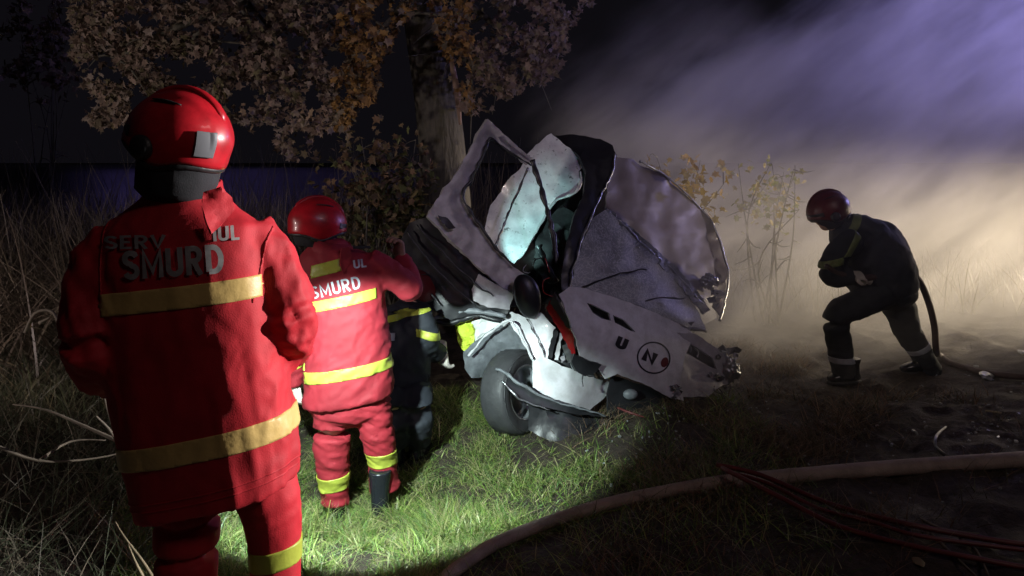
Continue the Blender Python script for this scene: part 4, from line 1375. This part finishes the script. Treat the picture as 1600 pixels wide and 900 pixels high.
# -------- crouching firefighter half hidden in the shade ----------------
def crouching():
    D = 4.75
    root = thing('person', 'crouching firefighter in dark gear with yellow stripes, half hidden behind the brightly lit rescuer', 'person', (P(640, 680, D).x, D, gz(-.65, D)))
    def jacket(bm):
        loft(bm, [ring(P(x, y, D + dd), Vector((w * D / F, .03, 0)), Vector((0, hd, 0)), 26, 2.2) for x, y, w, hd, dd in
                  ((640, 470, 18, .09, .15), (636, 482, 36, .16, .1), (634, 505, 42, .19, .05), (630, 545, 42, .19, 0), (628, 590, 42, .2, 0), (628, 615, 42, .2, 0))])
        limb(bm, [P(655, 492, D), P(668, 520, D - .05), P(672, 545, D + .1), P(688, 552, D + .25)], [.085, .08, .068, .055])
        limb(bm, [P(612, 490, D - .05), P(604, 525, D - .1), P(618, 560, D - .12), P(640, 572, D - .05)], [.085, .078, .066, .055])
    me = solidify_lofts(jacket, .016, 3, .013, lambda p: ridged(p, (7, 7, 8), 4))
    j = link('jacket', me, M['navy_cloth'], root)
    q0 = lambda q: pix(q.x, q.y, q.z)
    stripe(me, P(635, 496, D - .2), (-.2, 0, 1), .020, lambda q: q.y < D, M['tape_yellow'], j)
    stripe(me, P(605, 528, D - .2), (.1, 0, 1), .022, lambda q: q0(q)[0] < 616, M['print_silver'], j)
    stripe(me, P(668, 524, D - .1), (.3, 0, 1), .024, lambda q: q0(q)[0] > 650, M['tape_yellow'], j)
    def tr(bm):
        ellipsoid(bm, P(628, 612, D), (.2, .18, .13))
        limb(bm, [P(615, 615, D), P(612, 640, D - .25), P(618, 690, D - .12)], [.125, .105, .085])
        limb(bm, [P(645, 615, D), P(652, 635, D - .2), P(652, 688, D - .05)], [.125, .105, .085])
    me2 = solidify_lofts(tr, .016, 3, .012, lambda p: ridged(p, (5, 5, 10), 2))
    link('trousers', me2, M['navy_cloth'], root)
    for x, d in ((618, D - .12), (652, D - .05)):
        a = P(x, 705, d); a.z = gz(a.x, a.y) + .09
        boot(root, a, a + Vector((.1, .4, 0)), M['boot'], .2)
    helmet(root, P(652, 452, D + .25), (.7, .7, -.3), (.1, .2, 1), M['helmet_dark'], 1.0, False)
    glove('glove', P(690, 545, D + .26), (.1, .2, -1), (.5, .5, 0), M['glove_white'], root, .7, 1.2)
    glove('glove', P(642, 572, D - .04), (.8, .3, -.3), (0, .5, -1), M['black_cloth'], root, .8, 1.1)
    body_mesh(root, P(652, 458, D + .25), (.7, .7, 0), P(642, 480, D + .14), P(628, 605, D), [P(612, 492, D), P(658, 492, D)],
              [[P(612, 492, D - .05), P(604, 525, D - .1), P(618, 560, D - .12), P(640, 572, D - .05)], [P(655, 492, D), P(668, 520, D - .05), P(672, 545, D + .1), P(688, 550, D + .25)]],
              [[P(615, 615, D), P(612, 640, D - .25), P(618, 695, D - .12)], [P(645, 615, D), P(652, 638, D - .2), P(652, 695, D - .05)]])
crouching()

# ------------------------------------------------------------------ the wreck
def wreck():
    root = thing('wrecked_car', 'crushed white car on its side against the tree with sprung door and shattered windscreen', 'car', (0.75, 5.3, gz(.75, 5.3)))
    global TURN
    TURN = True
    # front wheel -------------------------------------------------------
    c = P(806, 612, 4.93)
    ax = Vector((.78, -.60, .14)).normalized()
    t1 = ax.cross(Vector((0, 0, 1))).normalized(); t2 = t1.cross(ax)
    wh = bpy.data.objects.new('wheel', None)
    COL.objects.link(wh); wh.location = c; wh.parent = root; wh.matrix_parent_inverse = root.matrix_basis.inverted()
    bm = bmesh.new()
    prof = [(.165, .088), (.20, .100), (.238, .102), (.258, .092), (.268, .07), (.270, .0), (.268, -.07), (.258, -.092), (.238, -.102), (.20, -.10), (.165, -.088)]
    N = 72
    rows = []
    for i in range(N):
        a = 2 * math.pi * i / N
        e = t1 * math.cos(a) + t2 * math.sin(a)
        rows.append([bm.verts.new(c + e * (r + (.006 if i % 2 and r > .26 else 0)) + ax * w) for r, w in prof])
    for i in range(N):
        a, b = rows[i], rows[(i + 1) % N]
        for k in range(len(prof) - 1):
            bm.faces.new((a[k], a[k + 1], b[k + 1], b[k]))
    def world_child(o, p):
        o.parent = p
        o.matrix_parent_inverse = (root.matrix_basis @ root.matrix_basis.inverted() @ p.matrix_basis).inverted()
    o = finish('tyre', bm, M['tyre']); world_child(o, wh)
    bm = bmesh.new()
    prof = [(.0, .05), (.04, .055), (.05, .035), (.10, .045), (.145, .03), (.155, .07), (.168, .085), (.168, -.085)]
    rows = []
    for i in range(48):
        a = 2 * math.pi * i / 48
        e = t1 * math.cos(a) + t2 * math.sin(a)
        rows.append([bm.verts.new(c + e * max(r, .001) * (1 + 0) + ax * (w + (.012 * math.cos(a * 5) if .08 < r < .15 else 0))) for r, w in prof])
    for i in range(48):
        a, b = rows[i], rows[(i + 1) % 48]
        for k in range(len(prof) - 1):
            bm.faces.new((a[k], a[k + 1], b[k + 1], b[k]))
    o = finish('rim', bm, M['rim_grey']); world_child(o, wh)
    for r, w, k in ((.172, .088, .007), (.243, .100, .004)):
        bm = bmesh.new()
        tube(bm, [c + (t1 * math.cos(2 * math.pi * i / 48) + t2 * math.sin(2 * math.pi * i / 48)) * r + ax * w for i in range(49)], k, 6, 1)
        o = finish('rim_flange', bm, M['steel'] if r < .2 else M['tyre']); world_child(o, wh)
    wh.location = c
    # rear body: what is left of the cabin and tail behind
    bm = bmesh.new()
    front = [(868, 225), (955, 240), (1045, 285), (1115, 370), (1122, 500), (1010, 560), (880, 520), (838, 400), (848, 300)]
    cxx = sum(p[0] for p in front) / 9; cyy = sum(p[1] for p in front) / 9
    rings = []
    for d, k in ((6.15, .98), (6.6, .92), (7.1, .84), (7.5, .62)):
        rg = []
        for i in range(36):
            t = i / 36 * 9
            a, b = front[int(t) % 9], front[(int(t) + 1) % 9]
            f = t - int(t)
            x, y = a[0] + (b[0] - a[0]) * f, a[1] + (b[1] - a[1]) * f
            q = P(cxx + (x - cxx) * k, cyy + (y - cyy) * k, d)
            rg.append(q + Vector((1, 0, 1)) * .05 * noise.noise(q * 3))
        rings.append(rg)
    loft(bm, rings)
    for v in bm.verts:
        v.co.z = max(v.co.z, gz(v.co.x, v.co.y) + .02)
    finish('rear_body', bm, M['paint_sooty'], root)
    pn = lambda *a, **k: panel(*a, parent=root, **k)
    # windscreen and crushed roof skin
    pn('windscreen', [(893, 451, 5.05), (897, 420, 5.12), (910, 378, 5.22), (927, 340, 5.32), (945, 328, 5.38), (958, 338, 5.38), (1000, 380, 5.36), (1050, 425, 5.34), (1080, 465, 5.28), (1103, 515, 5.18), (1062, 508, 5.08), (1000, 482, 5.02), (935, 462, 5.0)],
       M['glass'], th=.008, crump=.008, freq=5, seed=1, step=8, bulge=lambda x, y: -.05 * math.sin(max(0, min(1, (x - 893) / 210)) * math.pi))
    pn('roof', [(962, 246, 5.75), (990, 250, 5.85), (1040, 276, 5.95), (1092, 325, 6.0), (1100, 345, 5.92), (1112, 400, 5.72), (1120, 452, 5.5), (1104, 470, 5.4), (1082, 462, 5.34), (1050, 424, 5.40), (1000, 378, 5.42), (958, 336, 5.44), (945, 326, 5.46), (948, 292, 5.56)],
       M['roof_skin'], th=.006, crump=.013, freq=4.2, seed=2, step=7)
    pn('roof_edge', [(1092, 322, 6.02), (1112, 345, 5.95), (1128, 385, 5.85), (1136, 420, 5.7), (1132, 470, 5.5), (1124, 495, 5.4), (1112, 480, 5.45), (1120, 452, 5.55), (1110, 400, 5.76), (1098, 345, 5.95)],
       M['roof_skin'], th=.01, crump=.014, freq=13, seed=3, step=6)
    pn('crease_fold', [(944, 324, 5.37), (958, 331, 5.36), (1003, 372, 5.34), (1052, 414, 5.33), (1088, 455, 5.27), (1108, 484, 5.3), (1098, 492, 5.26), (1078, 468, 5.22), (1046, 430, 5.29), (996, 388, 5.30), (955, 346, 5.33)], M['plastic_grey'], th=.006, crump=.018, freq=22, seed=31, step=5)
    tube_obj('crease', [P(946, 327, 5.36), P(975, 352, 5.33), P(1010, 388, 5.32), P(1050, 423, 5.31), P(1085, 462, 5.25), P(1103, 480, 5.3)], [.006, .010, .012, .012, .010, .006], M['steel'], root)
    tube_obj('rain_gutter', [P(1000, 252, 5.82), P(1042, 276, 5.93), P(1092, 322, 5.98), P(1116, 352, 5.94)], .008, M['steel'], root)
    tube_obj('edge_trim', [P(1112, 345, 5.92), P(1137, 420, 5.66), P(1133, 470, 5.46), P(1124, 500, 5.36)], .010, M['steel'], root)
    tube_obj('windscreen_seal', [P(893, 452, 5.0), P(935, 463, 4.97), P(1000, 482, 4.98), P(1062, 508, 5.04), P(1104, 518, 5.14)], [.012, .015, .015, .014, .010], M['plastic'], root)
    # A pillar
    pn('windscreen_pillar', [(868, 212, 5.85), (905, 211, 5.85), (938, 217, 5.75), (957, 228, 5.65), (963, 243, 5.6), (958, 268, 5.52), (943, 298, 5.42), (925, 340, 5.28), (909, 380, 5.17), (897, 420, 5.08), (892, 452, 5.0), (878, 454, 5.0), (877, 430, 5.05), (884, 385, 5.15), (898, 335, 5.28), (912, 300, 5.4), (916, 270, 5.5), (905, 245, 5.6), (885, 228, 5.75)],
       M['plastic'], th=.03, crump=.012, freq=7, seed=4, step=7)
    tube_obj('pillar_trim', [P(961, 240, 5.56), P(957, 268, 5.48), P(942, 298, 5.37), P(924, 340, 5.23), P(908, 380, 5.12), P(896, 420, 5.03), P(891, 450, 4.96)], [.006, .009, .009, .008, .008, .007, .006], M['steel'], root)
    # cabin interior and the white dented quarter seen through the door
    pn('cabin_lining', [(770, 410, 5.95), (830, 330, 5.95), (880, 250, 6.0), (935, 225, 6.0), (950, 260, 5.9), (920, 330, 5.75), (900, 400, 5.6), (888, 470, 5.45), (800, 480, 5.5)], M['interior'], th=.02, crump=.04, freq=4, seed=5)
    pn('rear_quarter', [(822, 242, 5.72), (843, 224, 5.75), (861, 210, 5.78), (890, 232, 5.72), (914, 258, 5.62), (904, 268, 5.6), (908, 288, 5.55), (898, 300, 5.55), (868, 314, 5.62), (848, 345, 5.6), (818, 398, 5.52), (803, 412, 5.48), (780, 395, 5.55), (758, 360, 5.65), (766, 320, 5.7), (795, 282, 5.72), (815, 262, 5.72)],
       M['paint'], th=.006, crump=.022, freq=5, seed=6, step=6)
    tube_obj('quarter_edge', [P(906, 268, 5.56), P(908, 286, 5.52), P(897, 301, 5.5), P(868, 314, 5.57), P(848, 345, 5.55), P(818, 397, 5.47)], [.006, .010, .012, .010, .008, .006], M['paint_clean'], root)
    for k, (a, b) in enumerate((((872, 222), (800, 330)), ((884, 240), (812, 350)))):
        pass
    tube_obj('window_channel', [P(826, 262, 5.3), P(800, 320, 5.3), P(786, 355, 5.28), P(772, 392, 5.2)], .008, M['steel'], root)
    seat = pn('seat', [(838, 380, 5.5), (855, 345, 5.6), (880, 320, 5.6), (900, 335, 5.5), (893, 380, 5.4), (885, 430, 5.3), (850, 440, 5.3), (832, 415, 5.4)], M['interior'], th=.08, crump=.03, freq=6, seed=7)
    # open door ----------------------------------------------------------
    door = pn('door', [(762, 186, 5.20), (779, 201, 5.22), (808, 229, 5.26), (832, 248, 5.3), (822, 258, 5.3), (790, 233, 5.26), (768, 216, 5.22), (757, 235, 5.17), (738, 275, 5.1), (723, 307, 5.05), (745, 346, 5.03), (775, 388, 5.02), (803, 418, 5.02), (834, 437, 5.02), (812, 462, 4.98), (783, 449, 4.96), (747, 417, 4.94), (713, 384, 4.93), (667, 338, 4.92), (692, 297, 5.0), (712, 272, 5.05), (738, 226, 5.13)],
              M['paint_sooty'], th=.05, crump=.010, freq=9, seed=8, step=6)
    panel('door_skin', [(640, 348, 4.99), (667, 340, 4.97), (713, 386, 4.98), (748, 419, 4.99), (784, 451, 5.0), (806, 462, 5.02), (792, 492, 5.0), (745, 489, 4.98), (705, 500, 4.97), (672, 482, 4.97), (642, 432, 4.98), (620, 386, 5.0)],
          M['plastic'], door, th=.05, crump=.02, freq=6, seed=9, step=8)
    panel('door_corner', [(737, 452, 4.93), (748, 428, 4.93), (764, 438, 4.92), (803, 460, 4.94), (796, 484, 4.93), (762, 480, 4.92), (740, 470, 4.92)], M['paint_sooty'], door, th=.02, crump=.012, freq=9, seed=10, step=6)
    tube_obj('window_seal', [P(830, 258, 5.27), P(790, 234, 5.22), P(768, 218, 5.18), P(757, 236, 5.13), P(738, 276, 5.06), P(724, 307, 5.01), P(745, 345, 4.99), P(775, 387, 4.98), P(803, 416, 4.98)], [.006] + [.010] * 7 + [.006], M['plastic'], door)
    tube_obj('door_seal', [P(831, 250, 5.26), P(845, 292, 5.2), P(858, 340, 5.14), P(866, 380, 5.08), P(868, 410, 5.02)], [.016, .018, .018, .018, .014], M['plastic'], door)
    panel('door_handle', [(684, 336, 4.90), (700, 341, 4.90), (712, 356, 4.89), (702, 358, 4.89), (690, 348, 4.89)], M['plastic'], door, th=.02, crump=.003, step=4, seed=11)
    for pp in ([(636, 362), (662, 398), (700, 440), (742, 476)], [(650, 352), (690, 392), (735, 436), (770, 462)], [(664, 440), (676, 462), (690, 478)]):
        tube_obj('door_rib', [P(x, y, 4.95 - .0004 * (x - 636)) for x, y in pp], [.005] + [.008] * (len(pp) - 2) + [.004], M['plastic'], door)
    # mirror
    bm = bmesh.new()
    mc = P(824, 463, 4.86)
    ellipsoid(bm, mc, (.085, .06, .15), Matrix.Rotation(R(-14), 3, 'Y'), 28, 20)
    for v in bm.verts:
        q = v.co - mc
        if q.z > 0:
            v.co.x = mc.x + q.x * (1.0 + .9 * q.z)
        if q.y > 0:
            v.co.y = mc.y + q.y * .5
    finish('side_mirror', bm, M['plastic'], root)
    # wing with wheel arch -------------------------------------------------
    pn('front_wing', [(733, 552, 5.02), (750, 524, 5.0), (776, 505, 4.97), (800, 487, 4.93), (823, 497, 4.90), (845, 488, 4.88), (868, 512, 4.84), (855, 560, 4.80), (885, 574, 4.78), (920, 589, 4.76), (950, 588, 4.76), (953, 614, 4.74), (922, 641, 4.72), (867, 626, 4.72), (832, 607, 4.75), (832, 564, 4.80), (814, 530, 4.84), (797, 505, 4.88), (774, 517, 4.93), (752, 536, 4.97), (740, 556, 5.0)],
       M['paint_clean'], th=.006, crump=.0035, freq=6, seed=12, step=6, bulge=lambda x, y: .00002 * (x - 860) ** 2)
    tube_obj('arch_lip', [P(733, 556, 4.99), P(751, 532, 4.96), P(775, 512, 4.92), P(797, 501, 4.87), P(815, 528, 4.82), P(832, 562, 4.78)], .007, M['paint_clean'], root)
    pn('arch_liner', [(736, 590, 5.06), (726, 574, 5.06), (724, 550, 5.05), (746, 530, 5.03), (776, 510, 5.0), (800, 508, 4.98), (816, 530, 4.96), (835, 565, 4.95), (835, 600, 4.95), (800, 590, 5.05), (760, 590, 5.08)],
       M['plastic_grey'], th=.01, crump=.02, freq=8, seed=13, step=7, bulge=lambda x, y: .10 * math.exp(-((x - 785) / 45) ** 2 - ((y - 560) / 40) ** 2))
    # headlamp cavity and torn lamp pieces
    pn('lamp_cavity', [(852, 505, 4.93), (880, 500, 4.93), (900, 540, 4.92), (940, 568, 4.90), (935, 592, 4.88), (890, 582, 4.88), (850, 565, 4.90)], M['plastic'], th=.02, crump=.03, freq=9, seed=14, step=6)
    for k, (pts, m) in enumerate(([[(866, 514), (872, 518), (862, 560), (855, 558)], 'plastic'], [[(875, 520), (879, 522), (872, 562), (866, 562)], 'paint_clean'],
                               [[(878, 540), (888, 536), (898, 560), (888, 568)], 'steel'], [[(890, 566), (902, 560), (912, 580), (898, 580)], 'steel'])):
        panel('lamp_fragment', [(x, y, 4.80 - .01 * k) for x, y in pts], M[m], root, th=.012, crump=.008, freq=18, step=4, seed=20 + k)
    pn('red_lamp', [(867, 459, 4.80), (872, 480, 4.78), (885, 503, 4.76), (895, 522, 4.75), (899, 552, 4.75), (893, 553, 4.76), (877, 520, 4.79), (853, 481, 4.83)], M['red_lens'], th=.03, crump=.006, freq=10, seed=15, step=5)
    pn('lamp_housing', [(866, 457, 4.785), (874, 476, 4.765), (886, 498, 4.745), (894, 514, 4.74), (886, 512, 4.75), (872, 490, 4.775), (860, 474, 4.80)], M['plastic'], th=.03, crump=.006, freq=10, seed=16, step=5)
    # bumper with emblem and lettering -----------------------------------
    bl = lambda x, y: -.06 * math.sin(max(0, min(1, (y - 450 - .35 * (x - 880)) / 110)) * math.pi)
    slots = [[(917, 473), (928, 477), (952, 489), (955, 501), (940, 498), (926, 489)], [(958, 492), (975, 500), (993, 519), (985, 517), (961, 504)]]
    bump = pn('bumper', [(873, 460, 4.82), (890, 448, 4.84), (912, 450, 4.86), (955, 463, 4.88), (1000, 479, 4.90), (1060, 505, 4.92), (1086, 523, 4.92), (1070, 556, 4.86), (1062, 598, 4.80), (1068, 626, 4.78), (1050, 623, 4.74), (1010, 602, 4.72), (965, 584, 4.72), (946, 592, 4.72), (934, 574, 4.72), (906, 556, 4.72), (898, 524, 4.74), (886, 492, 4.78)],
              M['paint_clean'], th=.012, holes=slots, crump=.0028, freq=5, seed=17, step=7, bulge=bl)
    pn('slot_backing', [(908, 468, 4.93), (930, 472, 4.93), (1000, 510, 4.95), (1000, 528, 4.93), (950, 510, 4.91), (910, 490, 4.90)], M['plastic_grey'], th=.01, crump=.006, seed=18, step=7)
    bsurf = bump.data
    print_on('U', bsurf, 961, 541, 17, R(22), M['ink'], bump, 1.5, .30, .003)
    print_on('N', bsurf, 1003, 562, 17, R(22), M['ink'], bump, 1.7, .30, .003)
    # ring emblem
    em = bpy.data.meshes.new('e')
    b2 = bmesh.new()
    N = 40
    inner = [b2.verts.new((.91 * math.cos(2 * math.pi * i / N), .91 * math.sin(2 * math.pi * i / N), 0)) for i in range(N)]
    outer = [b2.verts.new((1.0 * math.cos(2 * math.pi * i / N), 1.0 * math.sin(2 * math.pi * i / N), 0)) for i in range(N)]
    for i in range(N):
        b2.faces.new((inner[i], inner[(i + 1) % N], outer[(i + 1) % N], outer[i]))
    b2.to_mesh(em); b2.free()
    drop(em, bsurf, 1021, 559, 25, R(20), M['ink'], bump, 1.06, .003, 'emblem_ring', cap=1.0)
    em = bpy.data.meshes.new('e')
    b2 = bmesh.new()
    bmesh.ops.create_circle(b2, cap_ends=True, segments=20, radius=1)
    b2.to_mesh(em); b2.free()
    drop(em, bsurf, 1038, 566, 8, R(20), M['emblem_red'], bump, .7, .0035, 'emblem_dot', cap=1.0)
    panel('bumper_vent', [(897, 553, 4.69), (918, 563, 4.68), (940, 570, 4.68), (929, 584, 4.68), (914, 588, 4.69), (900, 579, 4.70), (893, 566, 4.70)], M['plastic'], bump, th=.02, crump=.006, freq=10, seed=19, step=5)
    pn('fog_lamp_recess', [(955, 586, 4.82), (1010, 603, 4.82), (1052, 625, 4.82), (1062, 640, 4.8), (1010, 660, 4.78), (950, 655, 4.78), (948, 615, 4.80)], M['plastic'], th=.01, crump=.01, seed=24, step=8)
    bm = bmesh.new(); ellipsoid(bm, P(985, 616, 4.78), (.05, .03, .035)); finish('fog_lamp', bm, M['plastic_grey'], root)
    # torn right end: grille slot and smashed headlamp
    sl = [(1060, 530), (1085, 541), (1112, 559), (1118, 577), (1108, 573), (1080, 556), (1060, 545)]
    pn('grille', [(1056, 520, 4.88), (1086, 521, 4.90), (1108, 536, 4.92), (1132, 553, 4.95), (1150, 566, 4.97), (1153, 582, 4.95), (1140, 598, 4.90), (1122, 605, 4.86), (1105, 619, 4.82), (1068, 620, 4.78), (1058, 596, 4.80), (1064, 556, 4.85)],
       M['paint_sooty'], th=.012, holes=[sl], crump=.014, freq=9, seed=25, step=6)
    pn('grille_backing', [(1054, 524, 4.97), (1090, 536, 5.0), (1122, 556, 5.02), (1124, 584, 5.0), (1080, 566, 4.95), (1054, 550, 4.93)], M['plastic'], th=.01, crump=.006, seed=26, step=8)
    for k, (a, b) in enumerate((((1070, 533), (1078, 552)), ((1082, 539), (1088, 558)))):
        tube_obj('grille_bar', [P(a[0], a[1], 4.93), P((a[0] + b[0]) / 2 + 5, (a[1] + b[1]) / 2, 4.92), P(b[0], b[1], 4.91)], .007, M['steel'], root)
    bm = bmesh.new()
    bmesh.ops.create_icosphere(bm, subdivisions=4, radius=1)
    hc = P(1140, 578, 4.93)
    for v in bm.verts:
        k = 1 + .5 * noise.noise(v.co * 2.6 + Vector((3, 0, 0))) + .25 * noise.noise(v.co * 6.5)
        v.co = hc + Vector((v.co.x * .065 * k, v.co.y * .07 * k, v.co.z * .085 * k))
    finish('smashed_headlamp', bm, M['steel'], root)
    bm = bmesh.new()
    bmesh.ops.create_icosphere(bm, subdivisions=4, radius=1)
    hc = P(1108, 440, 5.42)
    for v in bm.verts:
        k = 1 + .6 * noise.noise(v.co * 2.6 + Vector((9, 0, 0))) + .3 * noise.noise(v.co * 6.5)
        v.co = hc + Vector((v.co.x * .06 * k, v.co.y * .05 * k, v.co.z * .055 * k))
    finish('torn_metal', bm, M['steel'], root)
    # lip, undertray, sill rails
    pn('bumper_lip', [(775, 577, 4.78), (790, 581, 4.76), (815, 601, 4.72), (868, 625, 4.70), (922, 641, 4.69), (948, 652, 4.69), (898, 647, 4.68), (855, 637, 4.67), (826, 630, 4.67), (803, 616, 4.68), (782, 594, 4.72)],
       M['plastic'], th=.03, crump=.006, freq=9, seed=27, step=5)
    tube_obj('lip_edge', [P(775, 576, 4.75), P(790, 582, 4.72), P(815, 602, 4.68), P(868, 627, 4.66), P(922, 642, 4.65), P(948, 651, 4.65)], [.006, .010, .010, .007, .006, .004], M['plastic_grey'], root)
    tube_obj('lip_edge', [P(782, 594, 4.70), P(803, 616, 4.66), P(826, 630, 4.65), P(860, 640, 4.65)], [.004, .007, .006, .004], M['steel'], root)
    pn('undertray', [(826, 628, 4.76), (900, 646, 4.76), (948, 653, 4.76), (1000, 655, 4.78), (1062, 632, 4.82), (1100, 622, 4.85), (1090, 640, 4.8), (1040, 668, 4.72), (960, 690, 4.62), (860, 690, 4.66), (826, 672, 4.72)], M['plastic'], th=.02, crump=.02, freq=7, seed=28, step=8)
    tube_obj('sill_rail', [P(650, 512, 5.02), P(690, 494, 5.0), P(735, 486, 4.97), P(790, 494, 4.93)], [.012, .018, .02, .014], M['plastic_grey'], root)
    tube_obj('sill_rail', [P(655, 490, 5.05), P(700, 505, 5.03), P(740, 494, 5.0), P(785, 500, 4.97)], [.014, .020, .020, .014], M['plastic'], root)
    # wipers, broken bits and cables
    for a, b, c in (((905, 452, 4.99), (960, 430, 5.05), (1010, 420, 5.12)), ((985, 476, 5.0), (1030, 466, 5.05), (1070, 466, 5.1))):
        tube_obj('wiper', [P(*a), P(*b), P(*c)], .006, M['plastic'], root)
    rr = random.Random(5)
    for k in range(26):
        cx, cy, d = rr.choice([(1085, 500, 5.0), (1120, 590, 4.88), (1135, 560, 4.93), (1060, 610, 4.76), (905, 560, 4.80), (1115, 470, 5.35), (880, 545, 4.82)])
        cx += rr.gauss(0, 13); cy += rr.gauss(0, 9)
        n = rr.choice([3, 4, 5])
        a0 = rr.uniform(0, 6)
        s_ = rr.uniform(4, 11)
        pts = [(cx + s_ * rr.uniform(.5, 1.3) * math.cos(a0 + 6.283 * i / n), cy + s_ * rr.uniform(.4, 1.0) * math.sin(a0 + 6.283 * i / n), d - .02 + rr.uniform(-.05, .03)) for i in range(n)]
        panel('metal_fragment', pts, M[rr.choice(['steel', 'plastic', 'paint_sooty', 'plastic_grey', 'paint_clean'])], root, th=.006, crump=.01, freq=20, step=4, seed=40 + k)
    for k in range(9):
        cx, cy, d = rr.choice([(860, 430, 5.0), (900, 560, 4.78), (1110, 600, 4.82), (1125, 500, 5.2), (840, 400, 5.1)])
        p = P(cx + rr.gauss(0, 8), cy + rr.gauss(0, 8), d)
        pts = [p]
        for q in range(3):
            pts.append(pts[-1] + Vector((rr.gauss(0, .05), rr.uniform(-.03, .01), rr.uniform(-.07, .01))))
        tube_obj('cable', pts, .0035, M[rr.choice(['plastic', 'plastic', 'red_lens', 'steel'])], root, 6)
    tube_obj('panel_gap', [P(824, 499, 4.89), P(842, 535, 4.81), P(853, 560, 4.79)], .004, M['plastic'], root)
    tube_obj('steering_column', [P(870, 440, 5.2), P(850, 405, 5.3), P(842, 385, 5.35)], .022, M['plastic'], root)
    # burst airbag hanging in the wheel opening
    ab = pn('airbag', [(738, 500, 5.10), (760, 496, 5.08), (792, 500, 5.06), (786, 515, 5.06), (762, 530, 5.08), (746, 546, 5.10), (738, 540, 5.11)], M['sheet_white'], th=.01, crump=.03, freq=14, seed=29, step=5)
    ab2 = pn('airbag', [(711, 508, 5.12), (724, 500, 5.11), (740, 498, 5.10), (742, 540, 5.10), (730, 556, 5.11), (718, 540, 5.12)], M['hivis'], th=.01, crump=.03, freq=14, seed=30, step=5)
    ab2['label'] = 'yellow green strip of torn fabric'
    TURN = False
wreck()

# ------------------------------------------------------------------ smoke
def smoke():
    bm = bmesh.new()
    bmesh.ops.create_cube(bm, size=1, matrix=Matrix.Translation((3.8, 7.6, 2.4)) @ Matrix.Diagonal((9.8, 6.2, 5.6, 1)))
    m = bpy.data.materials.new('smoke')
    m.use_nodes = True
    nt = m.node_tree
    nt.nodes.remove(nt.nodes['Principled BSDF'])
    L = nt.links.new
    out = nt.nodes['Material Output']
    v = nt.nodes.new('ShaderNodeVolumePrincipled')
    v.inputs['Color'].default_value = (0.90, 0.88, 0.88, 1)
    v.inputs['Anisotropy'].default_value = 0.15
    v.inputs['Absorption Color'].default_value = (0.6, 0.6, 0.6, 1) if 'Absorption Color' in v.inputs else (0, 0, 0, 1)
    L(v.outputs[0], out.inputs['Volume'])
    geo = nt.nodes.new('ShaderNodeNewGeometry')
    def math_(op, a, b=None, c=None, clamp=False):
        n = nt.nodes.new('ShaderNodeMath'); n.operation = op; n.use_clamp = clamp
        for i, q in enumerate((a, b, c)):
            if q is None:
                continue
            if isinstance(q, (int, float)):
                n.inputs[i].default_value = q
            else:
                L(q, n.inputs[i])
        return n.outputs[0]
    def ss(val, lo, hi):
        n = nt.nodes.new('ShaderNodeMapRange'); n.interpolation_type = 'SMOOTHSTEP'
        n.inputs['From Min'].default_value = lo; n.inputs['From Max'].default_value = hi
        L(val, n.inputs['Value'])
        return n.outputs[0]
    def nz(scale, detail, rough, vec):
        n = nt.nodes.new('ShaderNodeTexNoise'); n.inputs['Scale'].default_value = scale; n.inputs['Detail'].default_value = detail; n.inputs['Roughness'].default_value = rough
        L(vec, n.inputs['Vector'])
        return n.outputs['Fac']
    sep = nt.nodes.new('ShaderNodeSeparateXYZ')
    L(geo.outputs['Position'], sep.inputs[0])
    X, Y, Z = sep.outputs
    mr = nt.nodes.new('ShaderNodeMapping'); mr.inputs['Rotation'].default_value = (0, R(36), 0)
    L(geo.outputs['Position'], mr.inputs['Vector'])
    mp = nt.nodes.new('ShaderNodeMapping'); mp.inputs['Scale'].default_value = (0.42, 1.0, 1.30)
    L(mr.outputs[0], mp.inputs['Vector'])
    n1 = nz(1.15, 6, 0.64, mp.outputs[0])
    n2 = nz(3.2, 4, 0.6, mp.outputs[0])
    warp = math_('ADD', math_('MULTIPLY', math_('SUBTRACT', n1, 0.5), 2.2), math_('MULTIPLY', math_('SUBTRACT', n2, 0.5), .55))
    # upper edge of the plume climbs to the right
    top = math_('SUBTRACT', math_('ADD', math_('MULTIPLY', X, 0.52), 1.72), Z)
    top = ss(math_('ADD', top, warp), -0.10, 0.60)
    lef = ss(math_('ADD', X, math_('MULTIPLY', warp, .6)), 0.30, 1.9)
    yr = ss(Y, 4.9, 6.9)
    den = math_('MULTIPLY', math_('MULTIPLY', top, lef), yr)
    body = math_('ADD', 0.10, math_('MULTIPLY', ss(math_('ADD', math_('MULTIPLY', n1, .7), math_('MULTIPLY', n2, .3)), 0.40, 0.60), 1.45))
    den = math_('MULTIPLY', den, body)
    low = math_('ADD', 0.55, math_('MULTIPLY', ss(Z, 2.2, 0.3), 0.9))
    den = math_('MULTIPLY', den, low)
    den = math_('MULTIPLY', den, math_('ADD', 0.27, math_('MULTIPLY', ss(Y, 7.0, 10.5), 0.22)))
    def blob(px, py, pz, r):
        vm = nt.nodes.new('ShaderNodeVectorMath'); vm.operation = 'DISTANCE'
        L(geo.outputs['Position'], vm.inputs[0]); vm.inputs[1].default_value = (px, py, pz)
        return ss(math_('ADD', vm.outputs['Value'], math_('MULTIPLY', warp, -.35)), r, r * .15)
    src = math_('MULTIPLY', blob(1.25, 5.30, .62, .72), .85)
    src = math_('MAXIMUM', src, math_('MULTIPLY', blob(0.80, 6.40, 2.00, .85), .65))
    src = math_('MAXIMUM', src, math_('MULTIPLY', blob(1.6, 6.6, 2.30, 1.05), .60))
    src = math_('MULTIPLY', src, ss(n2, .32, .62))
    den = math_('ADD', den, src)
    L(den, v.inputs['Density'])
    o = finish('smoke', bm, m, None, False)
    tag(o, kind='stuff')
smoke()
